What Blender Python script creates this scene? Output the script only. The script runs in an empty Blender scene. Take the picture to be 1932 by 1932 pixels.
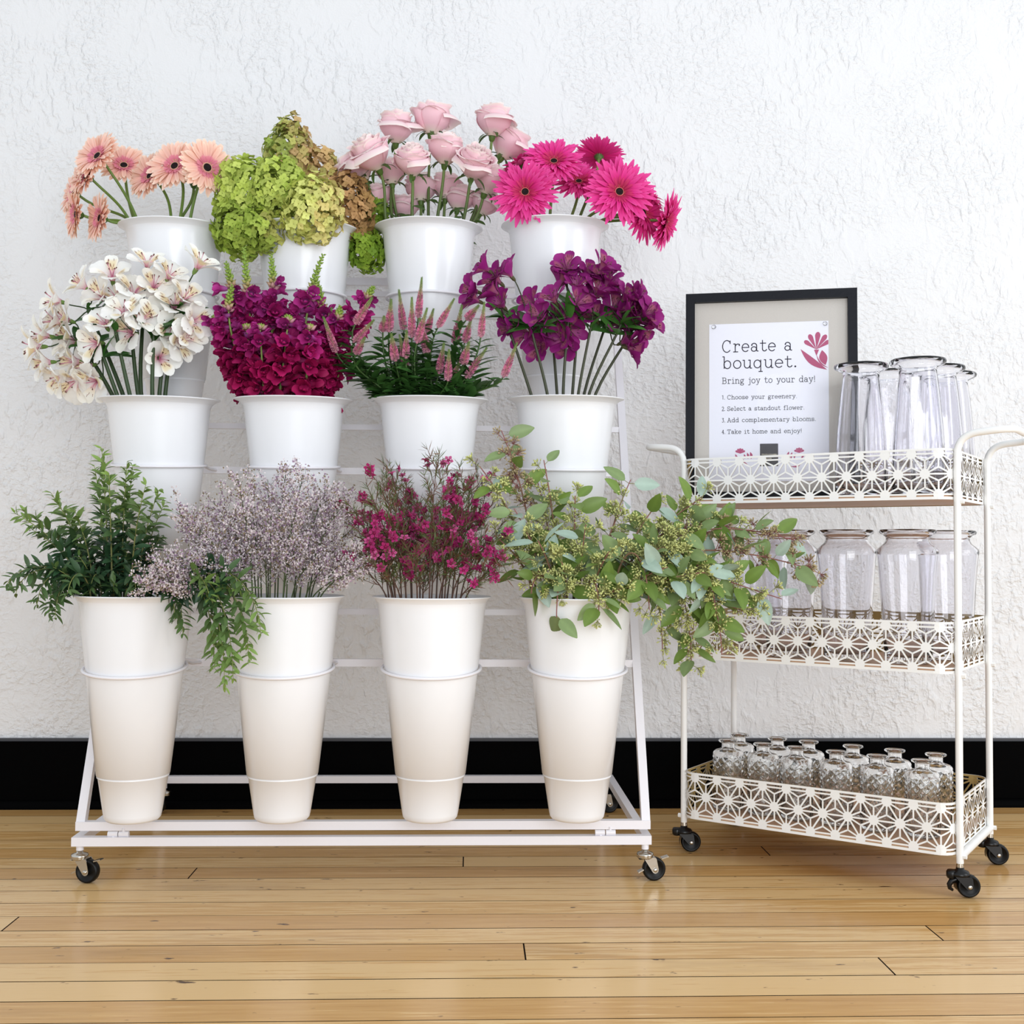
import bpy, math, random
import numpy as np
from mathutils import Vector, Matrix

sc = bpy.context.scene
COL = sc.collection
rng = np.random.default_rng(11)
PI = math.pi

# ------------------------------------------------------------------ camera
F_PX, CAM_D, CAM_H = 2150.0, 3.06, 0.679
yw, pt, rl = math.radians(2.1), math.radians(1.97), math.radians(0.35)
FW = np.array([math.sin(yw) * math.cos(pt), math.cos(yw) * math.cos(pt), math.sin(pt)])
R0 = np.array([math.cos(yw), -math.sin(yw), 0.0])
U0 = np.cross(R0, FW)
RT = R0 * math.cos(rl) + U0 * math.sin(rl)
UP = -R0 * math.sin(rl) + U0 * math.cos(rl)
CAMP = np.array([0.0, -CAM_D, CAM_H])
cam = bpy.data.cameras.new('camera')
cam.sensor_width = 36.0
cam.lens = F_PX / 1932.0 * 36.0
cam.clip_start = 0.05
co = bpy.data.objects.new('camera', cam)
COL.objects.link(co)
m = Matrix.Identity(4)
for i in range(3):
    m[i][0], m[i][1], m[i][2], m[i][3] = RT[i], UP[i], -FW[i], CAMP[i]
co.matrix_world = m
sc.camera = co


def at(px, py, Y):
    """world point seen at photo pixel (px, py) on the plane y = Y"""
    d = RT * (px - 966.0) / F_PX - UP * (py - 966.0) / F_PX + FW
    return CAMP + d * ((Y - CAMP[1]) / d[1])


# ------------------------------------------------------------------ world, light, exposure
w = bpy.data.worlds.new('world')
sc.world = w
w.use_nodes = True
w.node_tree.nodes['Background'].inputs[0].default_value = (0.905, 0.952, 1.0, 1)
w.node_tree.nodes['Background'].inputs[1].default_value = 1.0


def area(name, loc, target, sx, sy, power, col=(1, 1, 1)):
    l = bpy.data.lights.new(name, 'AREA')
    l.shape = 'RECTANGLE'
    l.size, l.size_y, l.energy, l.color = sx, sy, power, col
    o = bpy.data.objects.new(name, l)
    COL.objects.link(o)
    o.location = loc
    o.rotation_euler = (Vector(target) - Vector(loc)).to_track_quat('-Z', 'Y').to_euler()
    return o


area('window_light_right', (3.9, -2.7, 1.75), (0.0, -0.4, 0.75), 1.8, 2.3, 58, (0.95, 0.975, 1.0))
area('window_light_front', (0.7, -5.0, 1.1), (-0.1, -0.3, 0.5), 2.2, 2.1, 88, (0.935, 0.968, 1.0))
sc.view_settings.view_transform = 'Standard'
sc.view_settings.look = 'None'
sc.view_settings.gamma = 1.0
sc.view_settings.use_curve_mapping = False
sc.view_settings.exposure = -0.13
sc.cycles.max_bounces = 14
sc.cycles.transmission_bounces = 14
sc.cycles.transparent_max_bounces = 12
sc.cycles.sample_clamp_indirect = 6.0
sc.cycles.use_denoising = True


# ------------------------------------------------------------------ helpers
def S(r, g, b):
    return tuple(((c / 255 / 12.92) if c / 255 <= 0.04045 else ((c / 255 + 0.055) / 1.055) ** 2.4) for c in (r, g, b))


def A(*c):
    return np.array(S(*c))


class MB:
    """collects vertices, faces and natural colours; build() links ONE mesh object"""

    def __init__(s):
        s.v, s.c, s.f, s.m, s.n = [], [], [], [], 0

    def add(s, V, Fc, col=(1, 1, 1), mat=0):
        V = np.asarray(V, float).reshape(-1, 3)
        c = np.asarray(col, float)
        if c.ndim == 1:
            c = np.repeat(c[None, :], len(V), 0)
        s.v.append(V)
        s.c.append(c.reshape(-1, 3))
        n = s.n
        for q in Fc:
            s.f.append(tuple(int(i) + n for i in q))
        s.m += [mat] * len(Fc)
        s.n += len(V)

    def many(s, T, Fc, M, L, col, mat=0):
        """copies of template T with matrices M (k,3,3), locations L (k,3), colours (k,3) or (k,n,3) or (n,3)"""
        T = np.asarray(T, float).reshape(-1, 3)
        M = np.asarray(M)
        L = np.asarray(L)
        k, n = len(L), len(T)
        if k == 0:
            return
        V = np.einsum('kij,nj->kni', M, T) + L[:, None, :]
        c = np.asarray(col, float)
        if c.ndim == 1:
            c = np.broadcast_to(c, (k, n, 3))
        elif c.ndim == 2 and c.shape[0] == k and not (c.shape[0] == n and k != n):
            c = np.broadcast_to(c[:, None, :], (k, n, 3))
        elif c.ndim == 2:
            c = np.broadcast_to(c[None], (k, n, 3))
        s.v.append(V.reshape(-1, 3))
        s.c.append(c.reshape(-1, 3))
        for i in range(k):
            o = s.n + i * n
            s.f += [tuple(j + o for j in q) for q in Fc]
        s.m += [mat] * (len(Fc) * k)
        s.n += n * k

    def grid(s, V, col=(1, 1, 1), mat=0, cu=False, cv=False, flip=False):
        V = np.asarray(V)
        a, b = V.shape[:2]
        c = np.asarray(col, float)
        if c.ndim == 3:
            c = c.reshape(-1, 3)
        s.add(V.reshape(-1, 3), gfaces(a, b, cu, cv, flip), c, mat)

    def tube(s, P, r, col=(1, 1, 1), n=6, mat=0, caps=True):
        P = np.asarray(P, float)
        k = len(P)
        r = np.broadcast_to(np.asarray(r, float), (k,))
        T = np.gradient(P, axis=0)
        T /= np.linalg.norm(T, axis=1)[:, None] + 1e-12
        x = np.cross(T[0], [0.3, 0.2, 0.9])
        if np.linalg.norm(x) < 1e-3:
            x = np.cross(T[0], [1, 0, 0])
        V = np.zeros((k, n, 3))
        a = np.arange(n) / n * 2 * PI
        for i in range(k):
            x = x - T[i] * (x @ T[i])
            x /= np.linalg.norm(x) + 1e-12
            y = np.cross(T[i], x)
            V[i] = P[i] + r[i] * (np.cos(a)[:, None] * x + np.sin(a)[:, None] * y)
        c = np.asarray(col, float)
        if c.ndim == 2:
            c = np.repeat(c[:, None, :], n, 1)
        s.grid(V, c, mat, cv=True)
        if caps:
            cc = np.asarray(col, float)
            c0, c1 = (cc[0], cc[-1]) if cc.ndim == 2 else (cc, cc)
            s.add(V[0], [tuple(range(n))[::-1]], c0, mat)
            s.add(V[-1], [tuple(range(n))], c1, mat)

    def box(s, lo, hi, col=(1, 1, 1), mat=0):
        x0, y0, z0 = lo
        x1, y1, z1 = hi
        V = [(x0, y0, z0), (x1, y0, z0), (x1, y1, z0), (x0, y1, z0), (x0, y0, z1), (x1, y0, z1), (x1, y1, z1), (x0, y1, z1)]
        s.add(V, [(3, 2, 1, 0), (4, 5, 6, 7), (0, 1, 5, 4), (1, 2, 6, 5), (2, 3, 7, 6), (3, 0, 4, 7)], col, mat)

    def beam(s, p, q, wd, up=(0, 0, 1), col=(1, 1, 1), mat=0, h=None):
        p, q = np.array(p, float), np.array(q, float)
        h = h or wd
        d = (q - p) / np.linalg.norm(q - p)
        x = np.cross(d, up)
        x /= np.linalg.norm(x)
        y = np.cross(x, d)
        V = []
        for e in (p, q):
            for a, b in ((-1, -1), (1, -1), (1, 1), (-1, 1)):
                V.append(e + x * a * wd / 2 + y * b * h / 2)
        s.add(V, [(3, 2, 1, 0), (4, 5, 6, 7), (0, 1, 5, 4), (1, 2, 6, 5), (2, 3, 7, 6), (3, 0, 4, 7)], col, mat)

    def lathe(s, prof, n=48, col=(1, 1, 1), mat=0, rmod=None, off=(0, 0, 0)):
        a = np.arange(n) / n * 2 * PI
        V = np.zeros((len(prof), n, 3))
        for i, (r, z) in enumerate(prof):
            rr = np.full(n, r) if rmod is None else rmod(r, z, a)
            V[i, :, 0], V[i, :, 1], V[i, :, 2] = rr * np.cos(a), rr * np.sin(a), z
        s.grid(V + np.array(off), col, mat, cv=True)

    def xform(s, M, L):
        s.v = [np.einsum('ij,nj->ni', M, v) + L for v in s.v]

    def mesh(s, name, mats, smooth=True):
        me = bpy.data.meshes.new(name)
        V = np.concatenate(s.v)
        me.from_pydata(V.tolist(), [], s.f)
        c = np.concatenate([np.concatenate(s.c), np.ones((len(V), 1))], 1)
        at_ = me.color_attributes.new('Col', 'FLOAT_COLOR', 'POINT')
        at_.data.foreach_set('color', c.astype(np.float32).ravel())
        for mt in (mats if isinstance(mats, (list, tuple)) else [mats]):
            me.materials.append(mt)
        me.polygons.foreach_set('material_index', np.array(s.m, np.int32))
        if smooth:
            me.polygons.foreach_set('use_smooth', np.ones(len(s.f), bool))
        me.update()
        return me

    def build(s, name, mats, parent=None, smooth=True):
        return link(name, s.mesh(name, mats, smooth), parent)


def gfaces(a, b, cu=False, cv=False, flip=False):
    out = []
    for i in range(a if cu else a - 1):
        for j in range(b if cv else b - 1):
            i2, j2 = (i + 1) % a, (j + 1) % b
            q = (i * b + j, i * b + j2, i2 * b + j2, i2 * b + j)
            out.append(q[::-1] if flip else q)
    return out


def link(name, me, parent=None, M=None, L=None):
    """link a mesh; M, L give its place in WORLD space (the parent is an unrotated Empty or part)"""
    o = bpy.data.objects.new(name, me)
    COL.objects.link(o)
    base = np.zeros(3)
    if parent is not None:
        o.parent = parent
        p = parent
        while p is not None:
            base = base + np.array(p.location)
            p = p.parent
    mw = Matrix.Identity(4)
    M = np.eye(3) if M is None else M
    L = np.zeros(3) if L is None else np.asarray(L)
    for i in range(3):
        for j in range(3):
            mw[i][j] = M[i][j]
        mw[i][3] = L[i] - base[i]
    o.matrix_basis = mw
    return o


def tag(o, label, cat, group=None):
    o['label'] = label
    o['category'] = cat
    if group:
        o['group'] = group
    return o


def thing(name, label, cat, loc, group=None):
    o = bpy.data.objects.new(name, None)
    o.empty_display_size = 0.05
    COL.objects.link(o)
    o.location = tuple(float(x) for x in loc)
    return tag(o, label, cat, group)


def struct(o):
    o['kind'] = 'structure'
    return o


def nrm(v):
    v = np.asarray(v, float)
    return v / (np.linalg.norm(v, axis=-1, keepdims=True) + 1e-12)


def frame_z(n, roll=0.0):
    """3x3, column Z along n"""
    n = nrm(n)
    h = np.array([0, 0, 1.0]) if abs(n[2]) < 0.95 else np.array([0, 1.0, 0])
    x = nrm(np.cross(h, n))
    y = np.cross(n, x)
    c, s_ = math.cos(roll), math.sin(roll)
    return np.stack([x * c + y * s_, -x * s_ + y * c, n], 1)


def frames_dn(d, n):
    """(k,3,3): X along d, Z near n"""
    d = nrm(d)
    n = n - d * np.sum(d * n, -1, keepdims=True)
    n = nrm(n)
    y = np.cross(n, d)
    return np.stack([d, y, n], -1)


def frames_z(n, roll):
    n = nrm(n)
    h = np.where(np.abs(n[:, 2:3]) < 0.95, np.array([[0, 0, 1.0]]), np.array([[0, 1.0, 0]]))
    x = nrm(np.cross(h, n))
    y = np.cross(n, x)
    c, s_ = np.cos(roll)[:, None], np.sin(roll)[:, None]
    return np.stack([x * c + y * s_, -x * s_ + y * c, n], -1)


def bez(P0, P1, P2, P3, n=12):
    t = np.linspace(0, 1, n)[:, None]
    P0, P1, P2, P3 = map(np.asarray, (P0, P1, P2, P3))
    return (1 - t) ** 3 * P0 + 3 * (1 - t) ** 2 * t * P1 + 3 * (1 - t) * t * t * P2 + t ** 3 * P3


def along(P, t):
    """point and tangent at fraction t of the polyline P"""
    d = np.linalg.norm(np.diff(P, axis=0), axis=1)
    c = np.concatenate([[0], np.cumsum(d)])
    x = np.clip(np.asarray(t) * c[-1], 0, c[-1] - 1e-9)
    i = np.clip(np.searchsorted(c, x, side='right') - 1, 0, len(d) - 1)
    f = (x - c[i]) / d[i]
    return P[i] + (P[i + 1] - P[i]) * f[..., None], nrm(P[i + 1] - P[i])


def petal(L, W, nl=6, nw=2, el0=0.3, el1=0.0, p=1.0, cup=0.1, shape='round', ruf=0.0, ph=0.0, tipw=0.35):
    t = np.linspace(0, 1, nl + 1)
    a = el0 + (el1 - el0) * t ** p
    ds = L / nl
    x = np.concatenate([[0], np.cumsum(np.cos(a[:-1]) * ds)])
    z = np.concatenate([[0], np.cumsum(np.sin(a[:-1]) * ds)])
    if shape == 'round':
        wv = np.sin(PI * (0.06 + 0.9 * t ** 0.8)) ** 0.7
    elif shape == 'strap':
        wv = np.minimum(1, 0.45 + t * 1.1) * np.where(t > 0.82, 1 - ((t - 0.82) / 0.18) ** 2 * (1 - tipw), 1)
    elif shape == 'point':
        wv = np.minimum(1, 0.4 + t * 1.6) * np.where(t > 0.6, 1 - ((t - 0.6) / 0.4) ** 1.8 * (1 - 0.2), 1)
    elif shape == 'spoon':
        wv = 0.22 + 0.78 * np.clip((t - 0.18) / 0.5, 0, 1) ** 1.0
        wv = wv * np.where(t > 0.7, np.sqrt(np.clip(1 - ((t - 0.7) / 0.3) ** 2 * 0.93, 0, 1)), 1)
    elif shape == 'leaf':
        wv = np.sin(PI * np.clip(0.02 + 0.965 * t ** 0.9, 0, 1)) ** 0.85
    elif shape == 'ovate':
        wv = np.sin(PI * np.clip(0.04 + 0.95 * t ** 0.75, 0, 1)) ** 0.75
    wv = wv * W / 2
    s_ = np.linspace(-1, 1, nw + 1)
    V = np.zeros((nl + 1, nw + 1, 3))
    hh = cup * wv[:, None] * (s_[None, :] ** 2) + ruf * W * np.sin(s_[None, :] * 4.0 + t[:, None] * 7 + ph) * t[:, None] ** 2 * np.abs(s_[None, :])
    V[..., 0] = x[:, None] - np.sin(a)[:, None] * hh
    V[..., 1] = wv[:, None] * s_[None, :]
    V[..., 2] = z[:, None] + np.cos(a)[:, None] * hh
    return V


def rotz(a):
    c, s_ = math.cos(a), math.sin(a)
    return np.array([[c, -s_, 0], [s_, c, 0], [0, 0, 1.0]])


def rotx(a):
    c, s_ = math.cos(a), math.sin(a)
    return np.array([[1, 0, 0], [0, c, -s_], [0, s_, c]])


def grad(t, stops):
    t = np.asarray(t)
    xs = [s_[0] for s_ in stops]
    return np.stack([np.interp(t, xs, [s_[1][i] for s_ in stops]) for i in range(3)], -1)


ORD = ['', 'second', 'third', 'fourth', 'fifth', 'sixth', 'seventh', 'eighth', 'ninth', 'tenth', 'eleventh', 'twelfth', 'thirteenth', 'fourteenth', 'fifteenth', 'sixteenth',
       'seventeenth', 'eighteenth', 'nineteenth', 'twentieth', 'twenty-first', 'twenty-second', 'twenty-third', 'twenty-fourth', 'twenty-fifth', 'twenty-sixth', 'twenty-seventh',
       'twenty-eighth', 'twenty-ninth', 'thirtieth', 'thirty-first', 'thirty-second', 'thirty-third', 'thirty-fourth', 'thirty-fifth']


def ordinals(tips, plain):
    """label phrase for each of a bunch: counted from the left, within its height band when the bunch is big"""
    n = len(tips)
    band = [''] * n
    if n > 14 and len(tips[0]) > 1:
        ys = sorted(t[1] for t in tips)
        q1, q2 = ys[n // 3], ys[2 * n // 3]
        band = [' of the tallest' if t[1] < q1 else (' of the mid height' if t[1] < q2 else ' of the lowest') for t in tips]
    out = [None] * n
    for bd in set(band):
        ix = sorted([i for i in range(n) if band[i] == bd], key=lambda i: tips[i][0])
        for r, i in enumerate(ix):
            o = 'leftmost' if r == 0 else ('rightmost' if r == len(ix) - 1 else ORD[r] + ' from the left')
            out[i] = plain % (o + bd)
    return out


# ------------------------------------------------------------------ materials
def newmat(name):
    mt = bpy.data.materials.new(name)
    mt.use_nodes = True
    nt = mt.node_tree
    return mt, nt, nt.nodes['Principled BSDF'], nt.nodes['Material Output']


def nd(nt, t, **kw):
    n = nt.nodes.new(t)
    for k, v in kw.items():
        setattr(n, k, v)
    return n


def simple(name, col, rough=0.5, metal=0.0, bump=0.0, bscale=200, spec=0.5, var=0.04):
    mt, nt, b, out = newmat(name)
    b.inputs['Roughness'].default_value = rough
    b.inputs['Metallic'].default_value = metal
    b.inputs['Specular IOR Level'].default_value = spec
    no = nd(nt, 'ShaderNodeTexNoise')
    no.inputs['Scale'].default_value = bscale
    tc = nd(nt, 'ShaderNodeTexCoord')
    nt.links.new(tc.outputs['Object'], no.inputs['Vector'])
    mr = nd(nt, 'ShaderNodeMapRange')
    mr.inputs['To Min'].default_value, mr.inputs['To Max'].default_value = 1 - var, 1 + var
    nt.links.new(no.outputs['Fac'], mr.inputs['Value'])
    mx = nd(nt, 'ShaderNodeVectorMath', operation='SCALE')
    mx.inputs[0].default_value = col[:3]
    nt.links.new(mr.outputs[0], mx.inputs['Scale'])
    nt.links.new(mx.outputs[0], b.inputs['Base Color'])
    if bump:
        bp = nd(nt, 'ShaderNodeBump')
        bp.inputs['Strength'].default_value = bump
        bp.inputs['Distance'].default_value = 0.001
        nt.links.new(no.outputs['Fac'], bp.inputs['Height'])
        nt.links.new(bp.outputs[0], b.inputs['Normal'])
    return mt


def plant(name, rough=0.5, transl=0.25, var=0.12, spec=0.3, back=None, sheen=0.0):
    """petals and leaves: the mesh's own colour attribute, fine mottling, thin-leaf translucency"""
    mt, nt, b, out = newmat(name)
    a = nd(nt, 'ShaderNodeAttribute', attribute_name='Col')
    oi = nd(nt, 'ShaderNodeObjectInfo')
    tc = nd(nt, 'ShaderNodeTexCoord')
    no = nd(nt, 'ShaderNodeTexNoise')
    no.inputs['Scale'].default_value = 90
    nt.links.new(tc.outputs['Object'], no.inputs['Vector'])
    ad = nd(nt, 'ShaderNodeMath', operation='ADD')
    nt.links.new(oi.outputs['Random'], ad.inputs[0])
    nt.links.new(no.outputs['Fac'], ad.inputs[1])
    mr = nd(nt, 'ShaderNodeMapRange')
    mr.inputs['From Max'].default_value = 2
    mr.inputs['To Min'].default_value, mr.inputs['To Max'].default_value = 1 - var, 1 + var
    nt.links.new(ad.outputs[0], mr.inputs['Value'])
    mx = nd(nt, 'ShaderNodeVectorMath', operation='SCALE')
    src = a.outputs['Color']
    if back is not None:
        g = nd(nt, 'ShaderNodeNewGeometry')
        mb_ = nd(nt, 'ShaderNodeMix', data_type='RGBA')
        nt.links.new(g.outputs['Backfacing'], mb_.inputs[0])
        nt.links.new(src, mb_.inputs[6])
        mb_.inputs[7].default_value = (*back, 1)
        src = mb_.outputs[2]
    nt.links.new(src, mx.inputs[0])
    nt.links.new(mr.outputs[0], mx.inputs['Scale'])
    nt.links.new(mx.outputs[0], b.inputs['Base Color'])
    b.inputs['Roughness'].default_value = rough
    b.inputs['Specular IOR Level'].default_value = spec
    if transl:
        t = nd(nt, 'ShaderNodeBsdfTranslucent')
        nt.links.new(mx.outputs[0], t.inputs['Color'])
        ms = nd(nt, 'ShaderNodeMixShader')
        ms.inputs[0].default_value = transl
        nt.links.new(b.outputs[0], ms.inputs[1])
        nt.links.new(t.outputs[0], ms.inputs[2])
        nt.links.new(ms.outputs[0], out.inputs['Surface'])
    return mt


M_leaf = plant('leaf_green', 0.42, 0.2, 0.16, 0.45)
M_petal = plant('petal', 0.55, 0.2, 0.06, 0.2)
M_peach = plant('peach_petal', 0.55, 0.18, 0.05, 0.2, back=S(242, 202, 152))
M_floret = plant('floret', 0.6, 0.4, 0.05, 0.1)
M_stem = plant('stem_green', 0.45, 0.0, 0.12, 0.4)
M_rose = plant('rose_petal', 0.6, 0.2, 0.02, 0.15)
M_white_paint = simple('white_painted_steel', S(235, 233, 238), 0.32, var=0.015)
M_cream_paint = simple('cream_painted_steel', S(240, 240, 238), 0.38, var=0.015)
M_gold = simple('tray_inner_face', S(176, 150, 92), 0.45, var=0.05)
M_bucket = simple('white_plastic', S(237, 238, 241), 0.22, var=0.01, bscale=40)
M_chrome = simple('zinc_plated_steel', S(196, 192, 184), 0.22, 1.0, 0.1, 90)
M_black_rubber = simple('black_rubber', (0.003, 0.003, 0.003), 0.4, bump=0.1, spec=0.25)
M_black_plastic = simple('black_plastic', (0.004, 0.004, 0.0045), 0.32, spec=0.35)
M_board = simple('shelf_board_wood', S(206, 164, 132), 0.5, bump=0.2, bscale=60, var=0.1)
M_water = None


def glass(name, col=(0.96, 0.965, 0.985), ior=1.46, bump=0.0, bscale=30, rough=0.0):
    mt, nt, b, out = newmat(name)
    b.inputs['Base Color'].default_value = (*col, 1)
    b.inputs['Transmission Weight'].default_value = 1.0
    b.inputs['Roughness'].default_value = rough
    b.inputs['IOR'].default_value = ior
    if bump:
        tc = nd(nt, 'ShaderNodeTexCoord')
        mp = nd(nt, 'ShaderNodeMapping')
        mp.inputs['Scale'].default_value = (1, 1, 0.15)
        no = nd(nt, 'ShaderNodeTexNoise')
        no.inputs['Scale'].default_value = bscale
        nt.links.new(tc.outputs['Object'], mp.inputs[0])
        nt.links.new(mp.outputs[0], no.inputs['Vector'])
        bp = nd(nt, 'ShaderNodeBump')
        bp.inputs['Strength'].default_value = bump
        bp.inputs['Distance'].default_value = 0.004
        nt.links.new(no.outputs['Fac'], bp.inputs['Height'])
        nt.links.new(bp.outputs[0], b.inputs['Normal'])
    return mt


M_glass = glass('recycled_glass', (0.935, 0.93, 0.96), bump=0.25, bscale=22)
M_cutglass = glass('pressed_glass', (0.985, 0.99, 0.99), 1.45)

# ------------------------------------------------------------------ the setting
def wall_material():
    mt, nt, b, out = newmat('troweled_plaster')
    tc = nd(nt, 'ShaderNodeTexCoord')
    def noise(scale, det, dist, sx=1.0, sz=1.0, rot=0.0):
        mp = nd(nt, 'ShaderNodeMapping')
        mp.inputs['Rotation'].default_value = (0, rot, 0)
        mp.inputs['Scale'].default_value = (sx, 1, sz)
        nt.links.new(tc.outputs['Object'], mp.inputs[0])
        n = nd(nt, 'ShaderNodeTexNoise')
        n.inputs['Scale'].default_value, n.inputs['Detail'].default_value, n.inputs['Distortion'].default_value = scale, det, dist
        nt.links.new(mp.outputs[0], n.inputs['Vector'])
        return n.outputs['Fac']

    def plateau(x, lo, hi):
        r = nd(nt, 'ShaderNodeMapRange', interpolation_type='SMOOTHSTEP')
        r.inputs['From Min'].default_value, r.inputs['From Max'].default_value = lo, hi
        nt.links.new(x, r.inputs['Value'])
        return r.outputs[0]

    def op(o, x, y):
        a = nd(nt, 'ShaderNodeMath', operation=o)
        for k, q in ((0, x), (1, y)):
            if isinstance(q, (int, float)):
                a.inputs[k].default_value = q
            else:
                nt.links.new(q, a.inputs[k])
        return a.outputs[0]

    # knocked down splatter: flat topped flecks and short trowel drags, thin in some patches
    f1 = plateau(noise(46, 3.0, 0.25, 1.0, 0.6, 0.5), 0.44, 0.70)
    f2 = plateau(noise(95, 3.0, 0.2, 0.65, 1.0, -0.6), 0.40, 0.72)
    f3 = plateau(noise(24, 4.0, 0.5, 1.0, 0.5, 0.9), 0.52, 0.64)
    m1 = plateau(noise(3.2, 3, 0.5), 0.36, 0.60)
    m2 = plateau(noise(4.1, 3, 0.5, 1, 1, 1.2), 0.36, 0.60)
    h = op('ADD', op('MULTIPLY', op('MULTIPLY', f1, m1), 0.95), op('MULTIPLY', op('MULTIPLY', f2, m2), 0.6))
    h = op('ADD', h, op('MULTIPLY', f3, 0.42))
    h = op('ADD', h, op('MULTIPLY', noise(210, 2, 0), 0.16))
    h = op('ADD', h, op('MULTIPLY', noise(9, 2, 0.3), 0.8))
    hm = nd(nt, 'ShaderNodeMath', operation='MULTIPLY')
    hm.inputs[1].default_value = 1.0
    nt.links.new(h, hm.inputs[0])
    bp = nd(nt, 'ShaderNodeBump')
    bp.inputs['Strength'].default_value = 0.7
    bp.inputs['Distance'].default_value = 0.0045
    nt.links.new(hm.outputs[0], bp.inputs['Height'])
    nt.links.new(bp.outputs[0], b.inputs['Normal'])
    b.inputs['Base Color'].default_value = (*S(229, 229, 230), 1)
    b.inputs['Roughness'].default_value = 0.55
    b.inputs['Specular IOR Level'].default_value = 0.35
    return mt


def floor_material():
    mt, nt, b, out = newmat('oiled_maple_boards')
    a = nd(nt, 'ShaderNodeAttribute', attribute_name='Col')
    sp = nd(nt, 'ShaderNodeSeparateColor')
    nt.links.new(a.outputs['Color'], sp.inputs[0])
    tc = nd(nt, 'ShaderNodeTexCoord')
    cb = nd(nt, 'ShaderNodeCombineXYZ')
    sc_ = nd(nt, 'ShaderNodeMath', operation='MULTIPLY')
    sc_.inputs[1].default_value = 37.0
    nt.links.new(sp.outputs[1], sc_.inputs[0])
    nt.links.new(sc_.outputs[0], cb.inputs[0])
    nt.links.new(sc_.outputs[0], cb.inputs[2])
    va = nd(nt, 'ShaderNodeVectorMath', operation='ADD')
    nt.links.new(tc.outputs['Object'], va.inputs[0])
    nt.links.new(cb.outputs[0], va.inputs[1])

    def noise(sx, sy, scale, det, dist=0.0):
        mp = nd(nt, 'ShaderNodeMapping')
        mp.inputs['Scale'].default_value = (sx, sy, 1)
        nt.links.new(va.outputs[0], mp.inputs[0])
        n = nd(nt, 'ShaderNodeTexNoise')
        n.inputs['Scale'].default_value, n.inputs['Detail'].default_value, n.inputs['Distortion'].default_value = scale, det, dist
        nt.links.new(mp.outputs[0], n.inputs['Vector'])
        return n.outputs['Fac']

    g1, g2, kn, st = noise(1.6, 40, 2.6, 6, 0.5), noise(3.0, 110, 5, 3, 0.3), noise(11, 26, 2.2, 3), noise(1.0, 5.0, 1.6, 4)
    ad = nd(nt, 'ShaderNodeMath', operation='MULTIPLY_ADD')
    ad.inputs[1].default_value = 0.4
    mg = nd(nt, 'ShaderNodeMath', operation='MULTIPLY_ADD')
    mg.inputs[1].default_value, mg.inputs[2].default_value = 0.62, 0.2
    nt.links.new(g1, mg.inputs[0])
    nt.links.new(g2, ad.inputs[0])
    nt.links.new(mg.outputs[0], ad.inputs[2])
    t2 = nd(nt, 'ShaderNodeMath', operation='MULTIPLY_ADD')
    t2.inputs[1].default_value = 0.62
    nt.links.new(sp.outputs[0], t2.inputs[0])
    nt.links.new(ad.outputs[0], t2.inputs[2])
    cr = nd(nt, 'ShaderNodeValToRGB')
    e = cr.color_ramp.elements
    e[0].position, e[0].color = 0.42, (*S(150, 108, 62), 1)
    e[1].position, e[1].color = 1.35, (*S(220, 183, 128), 1)
    for ps, c in ((0.72, S(190, 144, 86)), (0.98, S(207, 164, 104))):
        q = cr.color_ramp.elements.new(ps)
        q.color = (*c, 1)
    nt.links.new(t2.outputs[0], cr.inputs[0])
    # dark flecks and knots
    mr = nd(nt, 'ShaderNodeMapRange')
    mr.inputs['From Min'].default_value, mr.inputs['From Max'].default_value = 0.69, 0.75
    nt.links.new(kn, mr.inputs['Value'])
    mr2 = nd(nt, 'ShaderNodeMapRange')
    mr2.inputs['From Min'].default_value, mr2.inputs['From Max'].default_value = 0.60, 0.80
    mr2.inputs['To Max'].default_value = 0.55
    nt.links.new(st, mr2.inputs['Value'])
    m1 = nd(nt, 'ShaderNodeMix', data_type='RGBA')
    m1.inputs[7].default_value = (*S(128, 92, 58), 1)
    nt.links.new(mr2.outputs[0], m1.inputs[0])
    nt.links.new(cr.outputs[0], m1.inputs[6])
    m2 = nd(nt, 'ShaderNodeMix', data_type='RGBA')
    m2.inputs[7].default_value = (*S(70, 42, 24), 1)
    nt.links.new(mr.outputs[0], m2.inputs[0])
    nt.links.new(m1.outputs[2], m2.inputs[6])
    nt.links.new(m2.outputs[2], b.inputs['Base Color'])
    rr = nd(nt, 'ShaderNodeMapRange')
    rr.inputs['To Min'].default_value, rr.inputs['To Max'].default_value = 0.10, 0.26
    nt.links.new(g1, rr.inputs['Value'])
    nt.links.new(rr.outputs[0], b.inputs['Roughness'])
    b.inputs['Specular IOR Level'].default_value = 0.42
    bp = nd(nt, 'ShaderNodeBump')
    bp.inputs['Strength'].default_value, bp.inputs['Distance'].default_value = 0.12, 0.002
    nt.links.new(ad.outputs[0], bp.inputs['Height'])
    nt.links.new(bp.outputs[0], b.inputs['Normal'])
    return mt


M_wall = wall_material()
M_floor = floor_material()
M_gap = simple('floor_gap', S(34, 20, 12), 0.9, spec=0.1)
M_basebd = simple('black_paint', (0.001, 0.001, 0.0012), 0.5, bump=0.15, bscale=120, spec=0.02)
M_cap = simple('dark_grey_cap', S(58, 60, 66), 0.45)

wb = MB()
wb.box((-2.8, 0, 0), (2.8, 0.12, 3.0))
struct(wb.build('wall_back', M_wall, smooth=False))

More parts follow.
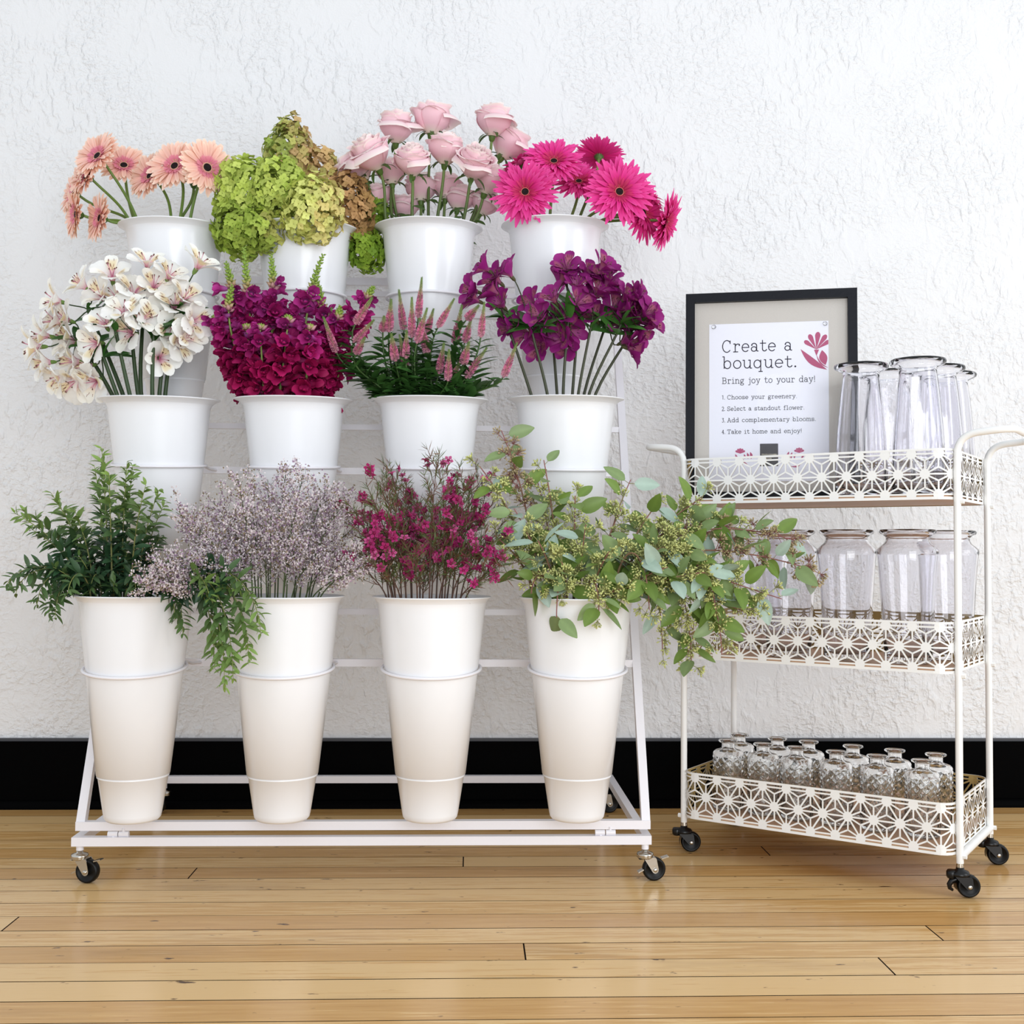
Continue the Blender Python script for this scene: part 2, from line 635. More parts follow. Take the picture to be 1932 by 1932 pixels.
fb = MB()
ROW0, PW = -0.983, 0.0802
known = {}
for jx, jy in ((874, 1628), (362, 1649), (22, 1741), (1760, 1758), (990, 1797), (1672, 1822), (1445, 1606)):
    d = RT * (jx - 966.0) / F_PX - UP * (jy - 966.0) / F_PX + FW
    p = CAMP + d * (-CAM_H / d[2])
    known.setdefault(math.floor((p[1] - ROW0) / PW), []).append(p[0])
k0 = math.floor((-2.5 - ROW0) / PW)
k1 = math.floor((0.0 - ROW0) / PW)
for k in range(k0, k1 + 1):
    y0, y1 = ROW0 + k * PW + rng.uniform(0.0006, 0.0019), ROW0 + (k + 1) * PW - rng.uniform(0.0005, 0.0012)
    y1 = min(y1, 0.0)
    js = sorted(known.get(k, []))
    xs = [-2.8]
    if js:
        x = js[0]
        lo = [x]
        while x > -3.0:
            x -= rng.uniform(1.3, 2.6)
            lo.append(max(x, -2.8))
        hi = []
        x = js[-1]
        while x < 3.0:
            x += rng.uniform(1.3, 2.6)
            hi.append(x)
        xs = sorted(set([-2.8] + [a for a in lo if -2.7 < a < -1.5] + js + [a for a in hi if 1.5 < a < 2.7] + [2.8]))
    else:
        x = -2.8 + rng.uniform(0.3, 2)
        while x < 2.7:
            xs.append(x)
            x += rng.uniform(1.4, 2.8)
        # the boards in view without a joint in the photo keep none there
        if -1.6 < y0:
            xs = [a for a in xs if abs(a) > 1.5]
        xs.append(2.8)
        if xs[0] != -2.8:
            xs = [-2.8] + xs
    for a, b_ in zip(xs[:-1], xs[1:]):
        fb.add([(a + 0.0014, y0, 0), (b_ - 0.0014, y0, 0), (b_ - 0.0014, y1, 0), (a + 0.0014, y1, 0)], [(0, 1, 2, 3)], (rng.uniform(0.15, 0.75), rng.uniform(0, 1), 0), 0)
fb.box((-2.8, -2.55, -0.06), (2.8, 0.0, -0.0016), mat=1)
struct(fb.build('floor', [M_floor, M_gap], smooth=False))

bb = MB()
bb.box((-2.8, -0.016, 0.0), (2.8, 0.0, 0.174), mat=0)
bb.box((-2.8, -0.013, 0.174), (2.8, 0.0, 0.181), mat=1)
prof = [(0.0, 0.022)] + [(0.016 * math.sin(t), 0.022 * math.cos(t)) for t in np.linspace(0.2, PI / 2, 6)]
V = np.array([[(x, -0.016 - a, h) for (a, h) in prof] for x in (-2.8, 2.8)])
bb.grid(V, mat=0)
struct(bb.build('baseboard_back', [M_basebd, M_cap], smooth=False))

# ------------------------------------------------------------------ flower buckets
BPROF = [(0.0, 0.0), (0.044, 0.0), (0.0505, 0.0012), (0.0545, 0.006), (0.0562, 0.014), (0.0672, 0.0855), (0.0692, 0.0865), (0.0696, 0.0885), (0.0682, 0.0905), (0.0705, 0.0912),
         (0.0935, 0.294), (0.0995, 0.345), (0.1065, 0.412), (0.1085, 0.426), (0.112, 0.436), (0.1185, 0.4425), (0.1235, 0.4455), (0.1250, 0.4452), (0.1252, 0.4435)]
IN = [(0.1235, 0.4425), (0.1175, 0.4395), (0.1105, 0.4325), (0.1060, 0.424), (0.1040, 0.411), (0.0910, 0.294), (0.0670, 0.088), (0.054, 0.014), (0.05, 0.004), (0.0, 0.004)]
BUCKET = {}
for row, lip in (('top', 0.1275), ('mid', 0.1295), ('bot', 0.1195)):
    bk = MB()
    kk = (lip - 0.1085) / (0.125 - 0.1085)
    bk.lathe([((0.1085 + (r - 0.1085) * kk) if z > 0.43 and r > 0.1085 else r, z) for r, z in BPROF] + [((0.1085 + (r - 0.1085) * kk) if r > 0.1085 else r, z) for r, z in IN], 72)
    BUCKET[row] = bk.mesh('flower_bucket', M_bucket)
BH = 0.446
TOP_Y, MID_Y, BOT_Y = -0.383, -0.549, -0.75
TILT = math.radians(3.5)
what = {('top', 0): 'peach gerberas', ('top', 1): 'green hydrangeas', ('top', 2): 'pale pink roses', ('top', 3): 'hot pink gerberas',
        ('mid', 0): 'white alstroemeria', ('mid', 1): 'magenta snapdragons', ('mid', 2): 'pink veronica spikes', ('mid', 3): 'purple alstroemeria',
        ('bot', 0): 'dark green leafy sprigs', ('bot', 1): 'grey lilac misty limonium', ('bot', 2): 'magenta waxflower', ('bot', 3): 'seeded eucalyptus'}
rowname = {'top': 'top row', 'mid': 'middle row', 'bot': 'bottom row'}
BK = {}
for row, Y, pts, tilt in (('top', TOP_Y, [(330, 430), (575, 433), (809, 430), (1047, 427)], TILT), ('mid', MID_Y, [(301, 753), (555, 753), (811, 753), (1067, 752)], TILT),
                          ('bot', BOT_Y, [(257.5, 1125), (537.5, 1125), (815, 1125), (1090, 1125)], 0.0)):
    for i, (px, py) in enumerate(pts):
        rim = at(px, py, Y)
        ax = np.array([0, -math.sin(tilt), math.cos(tilt)])
        if row == 'bot':
            rim[2] = 0.588
        base = rim - ax * BH
        o = link('flower_bucket', BUCKET[row], None, rotx(tilt), base)
        tag(o, 'white tapered plastic bucket of %s in the %s' % (what[(row, i)], rowname[row]), 'bucket', 'white flower buckets on the stand')
        BK[(row, i)] = dict(rim=rim, base=base, ax=ax, tilt=tilt)

# ------------------------------------------------------------------ flower stand
SX0, SX1 = -0.803, 0.379
st = thing('flower_stand', 'white tubular steel rolling stand holding twelve white flower buckets', 'flower stand', ((SX0 + SX1) / 2, -0.4, 0.0))
K = 0.443


def fy(z):
    return -0.682 + (z - 0.114) * K


t_ = 0.0178
bf = MB()
zb = 0.0845
bf.beam((SX0, -0.69, zb), (SX1, -0.69, zb), t_)
bf.beam((SX0 + 0.02, -0.062, zb), (SX1 - 0.02, -0.062, zb), t_)
for x in (SX0 + t_ / 2, SX1 - t_ / 2):
    bf.beam((x, -0.6805, zb), (x, -0.0525, zb), t_)
bf.build('base_frame', M_white_paint, st, smooth=False)
lf = MB()
XL, XR = SX0 + 0.005, SX1 - 0.001
ZT = 1.372
for x in (XL + t_ / 2, XR - t_ / 2):
    lf.beam((x, fy(0.1165), 0.1165), (x, fy(ZT), ZT), t_, up=(0, 0, 1))
lf.beam((XL, fy(0.114), 0.114), (XR, fy(0.114), 0.114), t_)
lf.beam((XL, fy(ZT), ZT), (XR, fy(ZT), ZT), t_)
for z in (0.433, 0.542, 0.866, 0.976, 1.28, 1.337):
    lf.beam((XL + t_, fy(z), z), (XR - t_, fy(z), z), 0.013 if z not in (0.433, 0.866, 1.28) else 0.016)
lf.build('leaning_frame', M_white_paint, st, smooth=False)
for x in (XL + 0.012, XR - 0.03):
    sb = MB()
    z = 0.885
    sb.beam((x, fy(z) + 0.012, z), (x, -0.07, zb + 0.008), 0.012, up=(1, 0, 0))
    sb.build('support_strut', M_white_paint, st, smooth=False)
for x in (SX0 + 0.092, SX1 - 0.095):
    hb = MB()
    hy, hz = -0.69, 0.0985
    hb.tube([(x - 0.021, hy, hz), (x - 0.001, hy, hz)], 0.0058, n=12)
    hb.tube([(x + 0.001, hy, hz), (x + 0.021, hy, hz)], 0.0058, n=12)
    hb.tube([(x - 0.010, hy, hz), (x - 0.010, hy - 0.004, hz - 0.012)], 0.003, n=8)
    hb.tube([(x + 0.010, hy, hz), (x + 0.010, hy, hz + 0.012)], 0.003, n=8)
    hb.build('hinge', M_white_paint, st)
for (row, i), b in BK.items():
    rz, rtilt = {'bot': (0.443, 0.115), 'mid': (0.862, 0.095), 'top': (1.275, 0.03)}[row]
    c = b['base'] + b['ax'] * ((rz - b['base'][2]) / b['ax'][2])
    rr = 0.0992
    rb = MB()
    barz = {'bot': 0.433, 'mid': 0.866, 'top': 1.28}[row]
    by = fy(barz) - 0.004
    a = np.radians(np.linspace(38, -218, 60))
    hoop = np.stack([c[0] + rr * np.cos(a), c[1] + rr * np.sin(a), rz + rr * np.sin(a) * rtilt], 1)
    e0, e1 = hoop[0], hoop[-1]
    arm0 = [(e0[0] + 0.004, by, barz), (e0[0] + 0.003, (by + e0[1]) / 2, (rz + barz) / 2)]
    arm1 = [(e1[0] - 0.003, (by + e1[1]) / 2, (rz + barz) / 2), (e1[0] - 0.004, by, barz)]
    rb.tube(np.concatenate([arm0, hoop, arm1]), 0.0032, n=8)
    rb.build('bucket_ring', M_white_paint, st)


def caster(parent, x, y, ztop, r, yaw, trail, style, brake):
    """swivel caster: fork mesh with wheel, axle and brake lever as its pieces"""
    R = rotz(yaw)
    ms, mw = (M_chrome, M_black_rubber) if style == 'zinc' else (M_black_plastic, M_black_rubber)
    wc = np.array([trail, 0, r])
    fz = MB()
    zt = ztop
    hw = 0.011
    if style == 'zinc':
        fz.lathe([(0, zt - 0.001), (0.006, zt - 0.001), (0.0068, zt - 0.006), (0.009, zt - 0.007), (0.0165, zt - 0.0095), (0.0178, zt - 0.013), (0.0160, zt - 0.0155), (0.0172, zt - 0.0175), (0.0145, zt - 0.020), (0, zt - 0.020)], 28)
    else:
        fz.lathe([(0, zt), (0.0075, zt), (0.008, zt - 0.005), (0.0165, zt - 0.008), (0.0185, zt - 0.012), (0.0185, zt - 0.016), (0, zt - 0.018)], 28)
    zf = zt - 0.018
    for s_ in (-1, 1):
        y_ = s_ * hw
        # tapering cheek of the fork from under the plate to the axle
        P = np.array([(-0.006, zf + 0.001), (0.019, zf + 0.001), (0.0215, zf - 0.003), (wc[0] + 0.0072, r + 0.001), (wc[0] + 0.0062, r - 0.004), (wc[0] + 0.003, r - 0.0068), (wc[0] - 0.001, r - 0.0074), (wc[0] - 0.005, r - 0.0050)])
        if style != 'zinc':
            P[0] = (-0.012, zf + 0.001)
        n = len(P)
        V = [(p[0], y_ - 0.0012, p[1]) for p in P] + [(p[0], y_ + 0.0012, p[1]) for p in P]
        fz.add(V[:n], [tuple(range(n))])
        fz.add(V[n:], [tuple(range(n))[::-1]])
        fz.add(V, [(j, j + n, (j + 1) % n + n, (j + 1) % n) for j in range(n)])
    for z_ in (zf - 0.0022, zf + 0.0008):
        fz.add([(-0.015, -hw - 0.0012, z_), (0.019, -hw - 0.0012, z_), (0.019, hw + 0.0012, z_), (-0.015, hw + 0.0012, z_)], [(0, 1, 2, 3)])
    if style != 'zinc':
        # rounded hood that runs over the back of the wheel
        V = []
        for aa in np.linspace(math.radians(100), math.radians(195), 9):
            V.append([(wc[0] + (r + 0.003) * math.cos(aa), yy, r + (r + 0.003) * math.sin(aa)) for yy in (-hw, -hw * 0.4, hw * 0.4, hw)])
        fz.grid(V)
        fz.lathe([(0, -0.008), (0.0085, -0.008), (0.0105, -0.004), (0.0105, 0.004), (0.0085, 0.008), (0, 0.008)], 16, off=(-0.016, 0, zf + 0.004))
    fz.xform(R, np.array([x, y, 0]))
    fo = fz.build('caster', ms, parent)
    wm = MB()
    hw2 = 0.0085
    wp = [(0, -hw2 * 0.8), (r * 0.72, -hw2 * 0.8), (r * 0.78, -hw2), (r * 0.93, -hw2), (r, -hw2 * 0.5), (r, hw2 * 0.5), (r * 0.93, hw2), (r * 0.78, hw2), (r * 0.72, hw2 * 0.8), (0, hw2 * 0.8)]
    wm.lathe(wp, 36)
    wm.xform(R @ rotx(PI / 2), np.array([x, y, 0]) + R @ wc)
    wm.build('wheel', mw, fo)
    ab = MB()
    ab.lathe([(0, -0.0155), (0.003, -0.0155), (0.0042, -0.0145), (0.0045, -0.0125), (0.0045, 0.0125), (0.0042, 0.0145), (0.003, 0.0155), (0, 0.0155)], 14)
    ab.xform(R @ rotx(PI / 2), np.array([x, y, 0]) + R @ wc)
    ab.build('axle', M_chrome, fo)
    if brake:
        lb = MB()
        if style == 'zinc':
            p0 = wc + np.array([0.019, 0, 0.018])
            lb.beam(p0 - np.array([0.004, 0, -0.003]), p0 + np.array([0.011, 0, 0.007]), 0.014, h=0.0022)
            l2 = MB()
            l2.beam(wc + np.array([-0.022, 0, 0.0]), wc + np.array([-0.034, 0, -0.006]), 0.014, h=0.002)
            l2.xform(R, np.array([x, y, 0]))
            l2.build('release_tab', ms, fo, smooth=False)
        else:
            pts = [(-r - 0.001, 0.012), (-r - 0.009, 0.009), (-r - 0.014, 0.001), (-r - 0.013, -0.006), (-r - 0.007, -0.010)]
            lb.tube([wc + np.array([a, 0, h]) for a, h in pts], [0.006, 0.006, 0.005, 0.004, 0.0025], n=8)
        lb.xform(R, np.array([x, y, 0]))
        lb.build('brake_lever', ms, fo, smooth=style != 'zinc')
    return fo


for (x, y, yaw, br) in ((SX0 + 0.013, -0.684, math.radians(-12), True), (SX1 - 0.012, -0.69, math.radians(6), True), (SX1 - 0.03, -0.078, math.radians(8), False), (SX0 + 0.022, -0.078, math.radians(172), False)):
    sm = MB()
    sm.tube([(x, y, zb - t_ / 2), (x, y, 0.0650)], 0.0075, n=16)
    sm.build('caster_stem', M_white_paint, st)
    caster(st, x, y, 0.0665, 0.0240, yaw, 0.0185, 'zinc', br)

# ------------------------------------------------------------------ trolley
CT = np.array([0.818, -0.5193])
CU = np.array([0.8111, -0.5849])
CV = np.array([0.5849, 0.8111])
HL, HW = 0.299, 0.1447


def cp(u, v, z):
    q = CT + CU * u + CV * v
    return np.array([q[0], q[1], z])


ca = thing('rolling_cart', 'cream white three tier metal cart with star lattice trays on black casters', 'cart', (CT[0], CT[1], 0))
RT_ = 0.0072


def bend(P, r, n=6):
    """polyline with rounded corners"""
    P = [np.asarray(p, float) for p in P]
    out = [P[0]]
    for a, b, c in zip(P[:-2], P[1:-1], P[2:]):
        d0, d1 = nrm(a - b), nrm(c - b)
        k = min(r, np.linalg.norm(a - b) * 0.49, np.linalg.norm(c - b) * 0.49)
        s_, e_ = b + d0 * k, b + d1 * k
        for t in np.linspace(0, 1, n):
            out.append((1 - t) ** 2 * s_ + 2 * t * (1 - t) * b + t * t * e_)
    out.append(P[-1])
    return np.array(out)


for sg in (1, -1):
    e = 0.105
    path = [cp(sg * HL, -HW, 0.066), cp(sg * HL, -HW, 0.918), cp(sg * (HL + e), -HW, 0.927), cp(sg * (HL + e), HW, 0.927), cp(sg * HL, HW, 0.918), cp(sg * HL, HW, 0.066)]
    hb = MB()
    hb.tube(bend(path, 0.042, 8), RT_, n=14)
    hb.build('frame_hoop', M_cream_paint, ca)
    xb = MB()
    xb.tube([cp(sg * HL, -HW, 0.078), cp(sg * HL, HW, 0.078)], 0.0078, n=12)
    xb.build('crossbar', M_cream_paint, ca)
    for sv in (-1, 1):
        for z in (0.784, 0.436, 0.080):
            nb = MB()
            p = cp(sg * (HL + 0.004), sv * HW, z)
            q = cp(sg * (HL + 0.0132), sv * HW, z)
            nb.tube([p, q], 0.0052, n=6)
            nb.build('bolt', M_cream_paint, ca, smooth=False)
        q = cp(sg * HL, sv * HW, 0)
        sm = MB()
        sm.tube([(q[0], q[1], 0.070), (q[0], q[1], 0.063)], 0.0064, n=14)
        sm.tube([(q[0], q[1], 0.0632), (q[0], q[1], 0.0575)], 0.0074, n=14)
        sm.build('caster_stem', M_chrome, ca)
        caster(ca, q[0], q[1], 0.0585, 0.0225, math.radians({(1, -1): -8, (1, 1): -14, (-1, -1): -4, (-1, 1): 20}[(sg, sv)]), 0.0155, 'black', (sg, sv) == (1, -1))

# tray lattice, laid out along the rim and folded round the rounded rectangle
TU, TV, TR = HL - 0.0075, HW + 0.027, 0.032
segs = []
_su, _sv = 2 * (TU - TR), 2 * (TV - TR)
_arc = PI / 2 * TR
PER = 2 * _su + 2 * _sv + 4 * _arc


def rimpt(s_):
    """point and outward normal on the rim at arc length s_"""
    s_ = s_ % PER
    a, b = TU - TR, TV - TR
    lens = [_su, _arc, _sv, _arc, _su, _arc, _sv, _arc]
    i = 0
    while s_ > lens[i]:
        s_ -= lens[i]
        i += 1
    if i == 0:
        return (-a + s_, -TV), (0, -1)
    if i == 2:
        return (TU, -b + s_), (1, 0)
    if i == 4:
        return (a - s_, TV), (0, 1)
    if i == 6:
        return (-TU, b - s_), (-1, 0)
    c = [(a, -b), (a, b), (-a, b), (-a, -b)][(i - 1) // 2]
    th = [-PI / 2, 0, PI / 2, PI][(i - 1) // 2] + s_ / TR
    return (c[0] + TR * math.cos(th), c[1] + TR * math.sin(th)), (math.cos(th), math.sin(th))


NST = round(PER / 0.0535)
DX = PER / NST
ZR = (0.0105, 0.0515, 0.0925)
BANDH = 0.103


def strips():
    """flat lattice as quads / fans in (s, z)"""
    q = []

    def bar(p, r, wd, off):
        p, r = np.array(p), np.array(r)
        L = np.linalg.norm(r - p)
        n = max(1, int(math.ceil(L / 0.009)))
        d = (r - p) / L
        o = np.array([-d[1], d[0]]) * wd / 2
        for i in range(n):
            a, b = p + d * L * i / n, p + d * L * (i + 1) / n
            poly = [a - o, b - o, b + o, a + o]
            q.append((off, [(x, min(max(z, 0.0), BANDH)) for x, z in poly]))

    def disc(c, r, n=14):
        P = [(c[0] + r * math.cos(t), min(max(c[1] + r * math.sin(t), 0.0), BANDH)) for t in np.arange(n) / n * 2 * PI]
        for i in range(n):
            q.append((0.0005, [(c[0], min(max(c[1], 0), BANDH)), P[i], P[(i + 1) % n]]))

    for k in range(NST):
        A_ = (k * DX, ZR[0])
        B_ = ((k + 0.5) * DX, ZR[1])
        C_ = (k * DX, ZR[2])
        A2, B0, C2 = ((k + 1) * DX, ZR[0]), ((k - 0.5) * DX, ZR[1]), ((k + 1) * DX, ZR[2])
        for P in (A_, B_, C_):
            disc(P, 0.0104)
        for a, b in ((A_, A2), (B0, B_), (C_, C2), (A_, B_), (B_, A2), (C_, B_), (B_, C2)):
            bar(a, b, 0.0035, 0.00025)
        for tri in ((A_, A2, B_), (C_, C2, B_), (B0, B_, A_), (B0, B_, C_)):
            g = tuple(np.mean(tri, axis=0))
            for p in tri:
                bar(p, g, 0.0033, 0.0)
    n = 160
    for i in range(n):
        a, b = PER * i / n, PER * (i + 1) / n
        q.append((0.0008, [(a, 0), (b, 0), (b, 0.0056), (a, 0.0056)]))
        q.append((0.0008, [(a, BANDH - 0.0046), (b, BANDH - 0.0046), (b, BANDH), (a, BANDH)]))
    return q


TRQ = strips()


def tray(z0, nm):
    tb = MB()
    th = 0.0011
    for off, poly in TRQ:
        o, i_ = [], []
        for s_, z in poly:
            (u, v), (nu, nv) = rimpt(s_)
            o.append(cp(u + nu * off, v + nv * off, z0 + z))
            i_.append(cp(u - nu * (th + off), v - nv * (th + off), z0 + z))
        n = len(o)
        tb.add(o, [tuple(range(n))], mat=0)
        tb.add(i_, [tuple(range(n))[::-1]], mat=1)
    # edge returns along top and bottom rails
    S_ = np.linspace(0, PER, 161)[:-1]
    for zz in (0.0, BANDH):
        V = np.zeros((160, 2, 3))
        for k, s_ in enumerate(S_):
            (u, v), (nu, nv) = rimpt(s_)
            V[k, 0] = cp(u, v, z0 + zz)
            V[k, 1] = cp(u - nu * th, v - nv * th, z0 + zz)
        tb.grid(V, mat=0, cu=True)
    # metal floor lip of the tray
    to = tb.build('tray', [M_cream_paint, M_gold], ca, smooth=False)
    to['label'] = nm
    bd = MB()
    ring = [rimpt(s_)[0] for s_ in S_]
    k = 0.988
    top = [cp(u * k, v * k, z0 + 0.009) for u, v in ring]
    bot = [cp(u * k, v * k, z0 + 0.0015) for u, v in ring]
    n = len(ring)
    bd.add(top + bot, [tuple(range(n)), tuple(range(n, 2 * n))[::-1]] + [(j, j + n, (j + 1) % n + n, (j + 1) % n) for j in range(n)])
    bd.build('shelf_board', M_board, to, smooth=False)


tray(0.788, 'top lattice tray')
tray(0.440, 'middle lattice tray')
tray(0.0825, 'bottom lattice tray')
TZ = {'top': 0.797, 'mid': 0.449, 'bot': 0.0915}

# ------------------------------------------------------------------ framed sign
sa, sl = math.radians(13.6), math.radians(2.0)
SE = np.array([math.cos(sa), -math.sin(sa), 0.0])
SN0 = np.array([-math.sin(sa), -math.cos(sa), 0.0])
SZ = nrm(np.array([0, 0, 1.0]) * math.cos(sl) - SN0 * math.sin(sl))
SNn = np.cross(SE, SZ)
SO = np.array([0.4947, -0.455, 0.8034]) - SZ * 0.0060
SH = 0.0060
SW_, SHT = 0.384, 0.4835
SR = np.stack([SE, SZ, SNn], 1)
M_frame = simple('black_stained_wood', (0.005, 0.0058, 0.010), 0.45, bump=0.35, bscale=150, spec=0.18)
M_linen = simple('grey_linen_board', S(205, 200, 194), 0.9, bump=0.3, bscale=500, var=0.05)
M_paper = simple('white_paper', S(240, 241, 252), 0.75, var=0.01)
M_ink = simple('dark_ink', S(44, 38, 56), 0.7)
M_inkgrey = simple('grey_ink', S(58, 56, 66), 0.7)
M_pinkink = simple('dusty_pink_ink', S(182, 88, 124), 0.7)
M_logo = simple('charcoal_ink', S(66, 64, 68), 0.7)
M_pin = glass('clear_pin', (0.95, 0.95, 0.95), 1.45)

sgn = thing('framed_sign', 'black framed Create a bouquet instruction sign standing in the cart top tray', 'sign', SO)
SD = -0.024


def sbuild(mb, nm, mt, parent=None, smooth=False):
    mb.xform(SR, SO)
    return mb.build(nm, mt, parent or sgn, smooth)


fm = MB()
bwid = 0.0205
for lo, hi in (((0, 0, SD), (bwid, SHT, 0)), ((SW_ - bwid, 0, SD), (SW_, SHT, 0)), ((bwid, 0, SD), (SW_ - bwid, bwid, 0)), ((bwid, SHT - bwid, SD), (SW_ - bwid, SHT, 0))):
    fm.box(lo, hi)
sbuild(fm, 'frame_moulding', M_frame)
bm_ = MB()
bm_.box((bwid - 0.001, bwid - 0.001, SD + 0.002), (SW_ - bwid + 0.001, SHT - bwid + 0.001, SD + 0.010))
sbuild(bm_, 'backing_board', M_linen)
PZ = SD + 0.0108
pp = MB()
pp.box((0.0535, 0.0455, SD + 0.0102), (0.3215, 0.4125, PZ))
paper = sbuild(pp, 'paper_notice', M_paper)
for x, y in ((0.064, 0.4062), (0.3142, 0.4056)):
    pn = MB()
    pn.lathe([(0, 0), (0.0045, 0.0004), (0.0052, 0.002), (0.004, 0.005), (0.0022, 0.0062), (0, 0.0064)], 14, off=(x, y, PZ + 0.0006))
    sbuild(pn, 'push_pin', M_pin, smooth=True)

# stroke letters in a typewriter slab style (x height 1)
def _a(cx, cy, rx, ry, a0, a1, n=14):
    return [(cx + rx * math.cos(math.radians(t)), cy + ry * math.sin(math.radians(t))) for t in np.linspace(a0, a1, n)]


def _dot(x, y, r=0.09):
    return ('dot', x, y, r)


G = {
    'a': (1.0, [_a(.42, .70, .33, .31, 150, 0) + [(.75, .15), (.80, .04), (.95, .03)], _a(.40, .30, .33, .29, 0, 360), _dot(.14, .78)]),
    'b': (1.05, [[(0, 1.5), (.18, 1.5), (.18, .02)], _a(.55, .5, .40, .5, 0, 360)]),
    'c': (.95, [_a(.5, .5, .43, .5, 45, 320), _dot(.80, .80)]),
    'd': (1.08, [[(.65, 1.5), (.85, 1.5), (.85, 0), (1.05, 0)], _a(.46, .5, .40, .5, 0, 360)]),
    'e': (1.0, [[(.07, .52), (.93, .52)], _a(.5, .5, .43, .5, 2, 318)]),
    'f': (.8, [[(.34, 0)] + [(.34, 1.15)] + _a(.6, 1.18, .26, .32, 180, 50), [(.05, 1), (.68, 1)], [(.08, 0), (.66, 0)], _dot(.77, 1.36)]),
    'g': (1.0, [_a(.42, .64, .32, .35, 0, 360), [(.22, .36), (.16, .2), (.28, .1)] + _a(.46, -.2, .40, .26, 70, -270), [(.68, .86), (.80, 1.0), (.95, .98)]]),
    'h': (1.08, [[(0, 1.5), (.18, 1.5), (.18, 0)], [(.18, .5)] + _a(.53, .62, .34, .38, 170, 0) + [(.87, 0)], [(.0, 0), (.38, 0)], [(.68, 0), (1.06, 0)]]),
    'i': (.72, [[(.08, 1), (.36, 1), (.36, 0)], [(.04, 0), (.68, 0)], _dot(.34, 1.36, .1)]),
    'j': (.6, [[(.12, 1), (.42, 1), (.42, -.2)] + _a(.17, -.2, .25, .26, 0, -130), _dot(.42, 1.36, .1)]),
    'k': (1.05, [[(0, 1.5), (.18, 1.5), (.18, 0)], [(.85, 1), (.2, .42)], [(.42, .62), (.86, 0)], [(0, 0), (.36, 0)], [(.62, 1), (1.0, 1)], [(.68, 0), (1.05, 0)]]),
    'l': (.72, [[(.08, 1.5), (.36, 1.5), (.36, 0)], [(.04, 0), (.68, 0)]]),
    'm': (1.45, [[(0, 1), (.16, 1), (.16, 0)], [(.16, .6)] + _a(.43, .68, .27, .32, 170, 0) + [(.70, 0)], [(.70, .6)] + _a(.98, .68, .28, .32, 170, 0) + [(1.26, 0)], [(0, 0), (.32, 0)], [(.55, 0), (.86, 0)], [(1.1, 0), (1.42, 0)]]),
    'n': (1.08, [[(0, 1), (.18, 1), (.18, 0)], [(.18, .5)] + _a(.53, .62, .34, .38, 170, 0) + [(.87, 0)], [(.0, 0), (.38, 0)], [(.68, 0), (1.06, 0)]]),
    'o': (1.0, [_a(.5, .5, .43, .5, 0, 360, 24)]),
    'p': (1.05, [[(0, 1), (.18, 1), (.18, -.45)], _a(.55, .5, .40, .5, 0, 360), [(0, -.45), (.4, -.45)]]),
    'q': (1.08, [[(.85, 1), (.85, -.45)], _a(.46, .5, .40, .5, 0, 360), [(.62, -.45), (1.05, -.45)]]),
    'r': (.92, [[(.05, 1), (.28, 1), (.28, 0)], [(.28, .5)] + _a(.62, .62, .34, .36, 175, 50), [(.05, 0), (.62, 0)], _dot(.80, .82)]),
    's': (.9, [_a(.44, .745, .32, .255, 35, 270) + _a(.46, .245, .36, .245, 90, -145), [(.74, .98), (.74, .74)], [(.1, .30), (.1, .02)]]),
    't': (.85, [[(.32, 1.38), (.32, .28)] + _a(.58, .28, .26, .26, 180, 345), [(.03, 1), (.74, 1)]]),
    'u': (1.08, [[(0, 1), (.18, 1), (.18, .38)] + _a(.5, .38, .32, .37, 180, 350), [(.66, 1), (.86, 1), (.86, 0), (1.05, 0)]]),
    'v': (1.0, [[(.12, 1), (.5, 0), (.88, 1)], [(0, 1), (.32, 1)], [(.68, 1), (1, 1)]]),
    'w': (1.35, [[(.12, 1), (.38, 0), (.67, .9), (.96, 0), (1.22, 1)], [(0, 1), (.32, 1)], [(1.02, 1), (1.34, 1)]]),
    'y': (1.0, [[(.12, 1), (.52, .05)], [(.9, 1), (.42, -.28), (.25, -.44), (.06, -.38)], [(0, 1), (.34, 1)], [(.68, 1), (1.02, 1)]]),
    'A': (1.3, [[(.15, 0), (.62, 1.45), (1.12, 0)], [(.33, .5), (.94, .5)], [(0, 0), (.36, 0)], [(.88, 0), (1.28, 0)], [(.4, 1.45), (.62, 1.45)]]),
    'B': (1.15, [[(.2, 0), (.2, 1.45)], [(0, 1.45), (.6, 1.45)] + _a(.62, 1.1, .32, .35, 90, -90) + [(.2, .75)], [(.62, .75)] + _a(.64, .375, .38, .375, 90, -90) + [(0, 0)]]),
    'C': (1.25, [_a(.62, .72, .54, .75, 48, 318), [(1.04, 1.42), (1.04, 1.05)]]),
    'S': (1.05, [_a(.5, 1.09, .38, .38, 35, 270) + _a(.5, .36, .42, .37, 90, -150), [(.88, 1.45), (.88, 1.08)], [(.08, .40), (.08, .0)]]),
    'T': (1.2, [[(.05, 1.08), (.05, 1.45), (1.12, 1.45), (1.12, 1.08)], [(.585, 1.45), (.585, 0)], [(.32, 0), (.85, 0)]]),
    '1': (.6, [[(.1, 1.25), (.38, 1.42), (.38, 0)]]),
    '2': (1.0, [_a(.46, 1.05, .36, .38, 165, -35) + [(.08, 0), (.88, 0), (.88, .2)]]),
    '3': (1.0, [[(.1, 1.42), (.8, 1.42), (.42, .9)] + _a(.42, .45, .40, .45, 80, -140)]),
    '4': (1.05, [[(.68, 0), (.68, 1.42), (.05, .42), (.95, .42)], [(.48, 0), (.88, 0)]]),
    '.': (.5, [_dot(.2, .07, .12)]),
    '!': (.5, [[(.22, 1.45), (.22, .42)], _dot(.22, .07, .12)]),
    ' ': (.72, []),
}


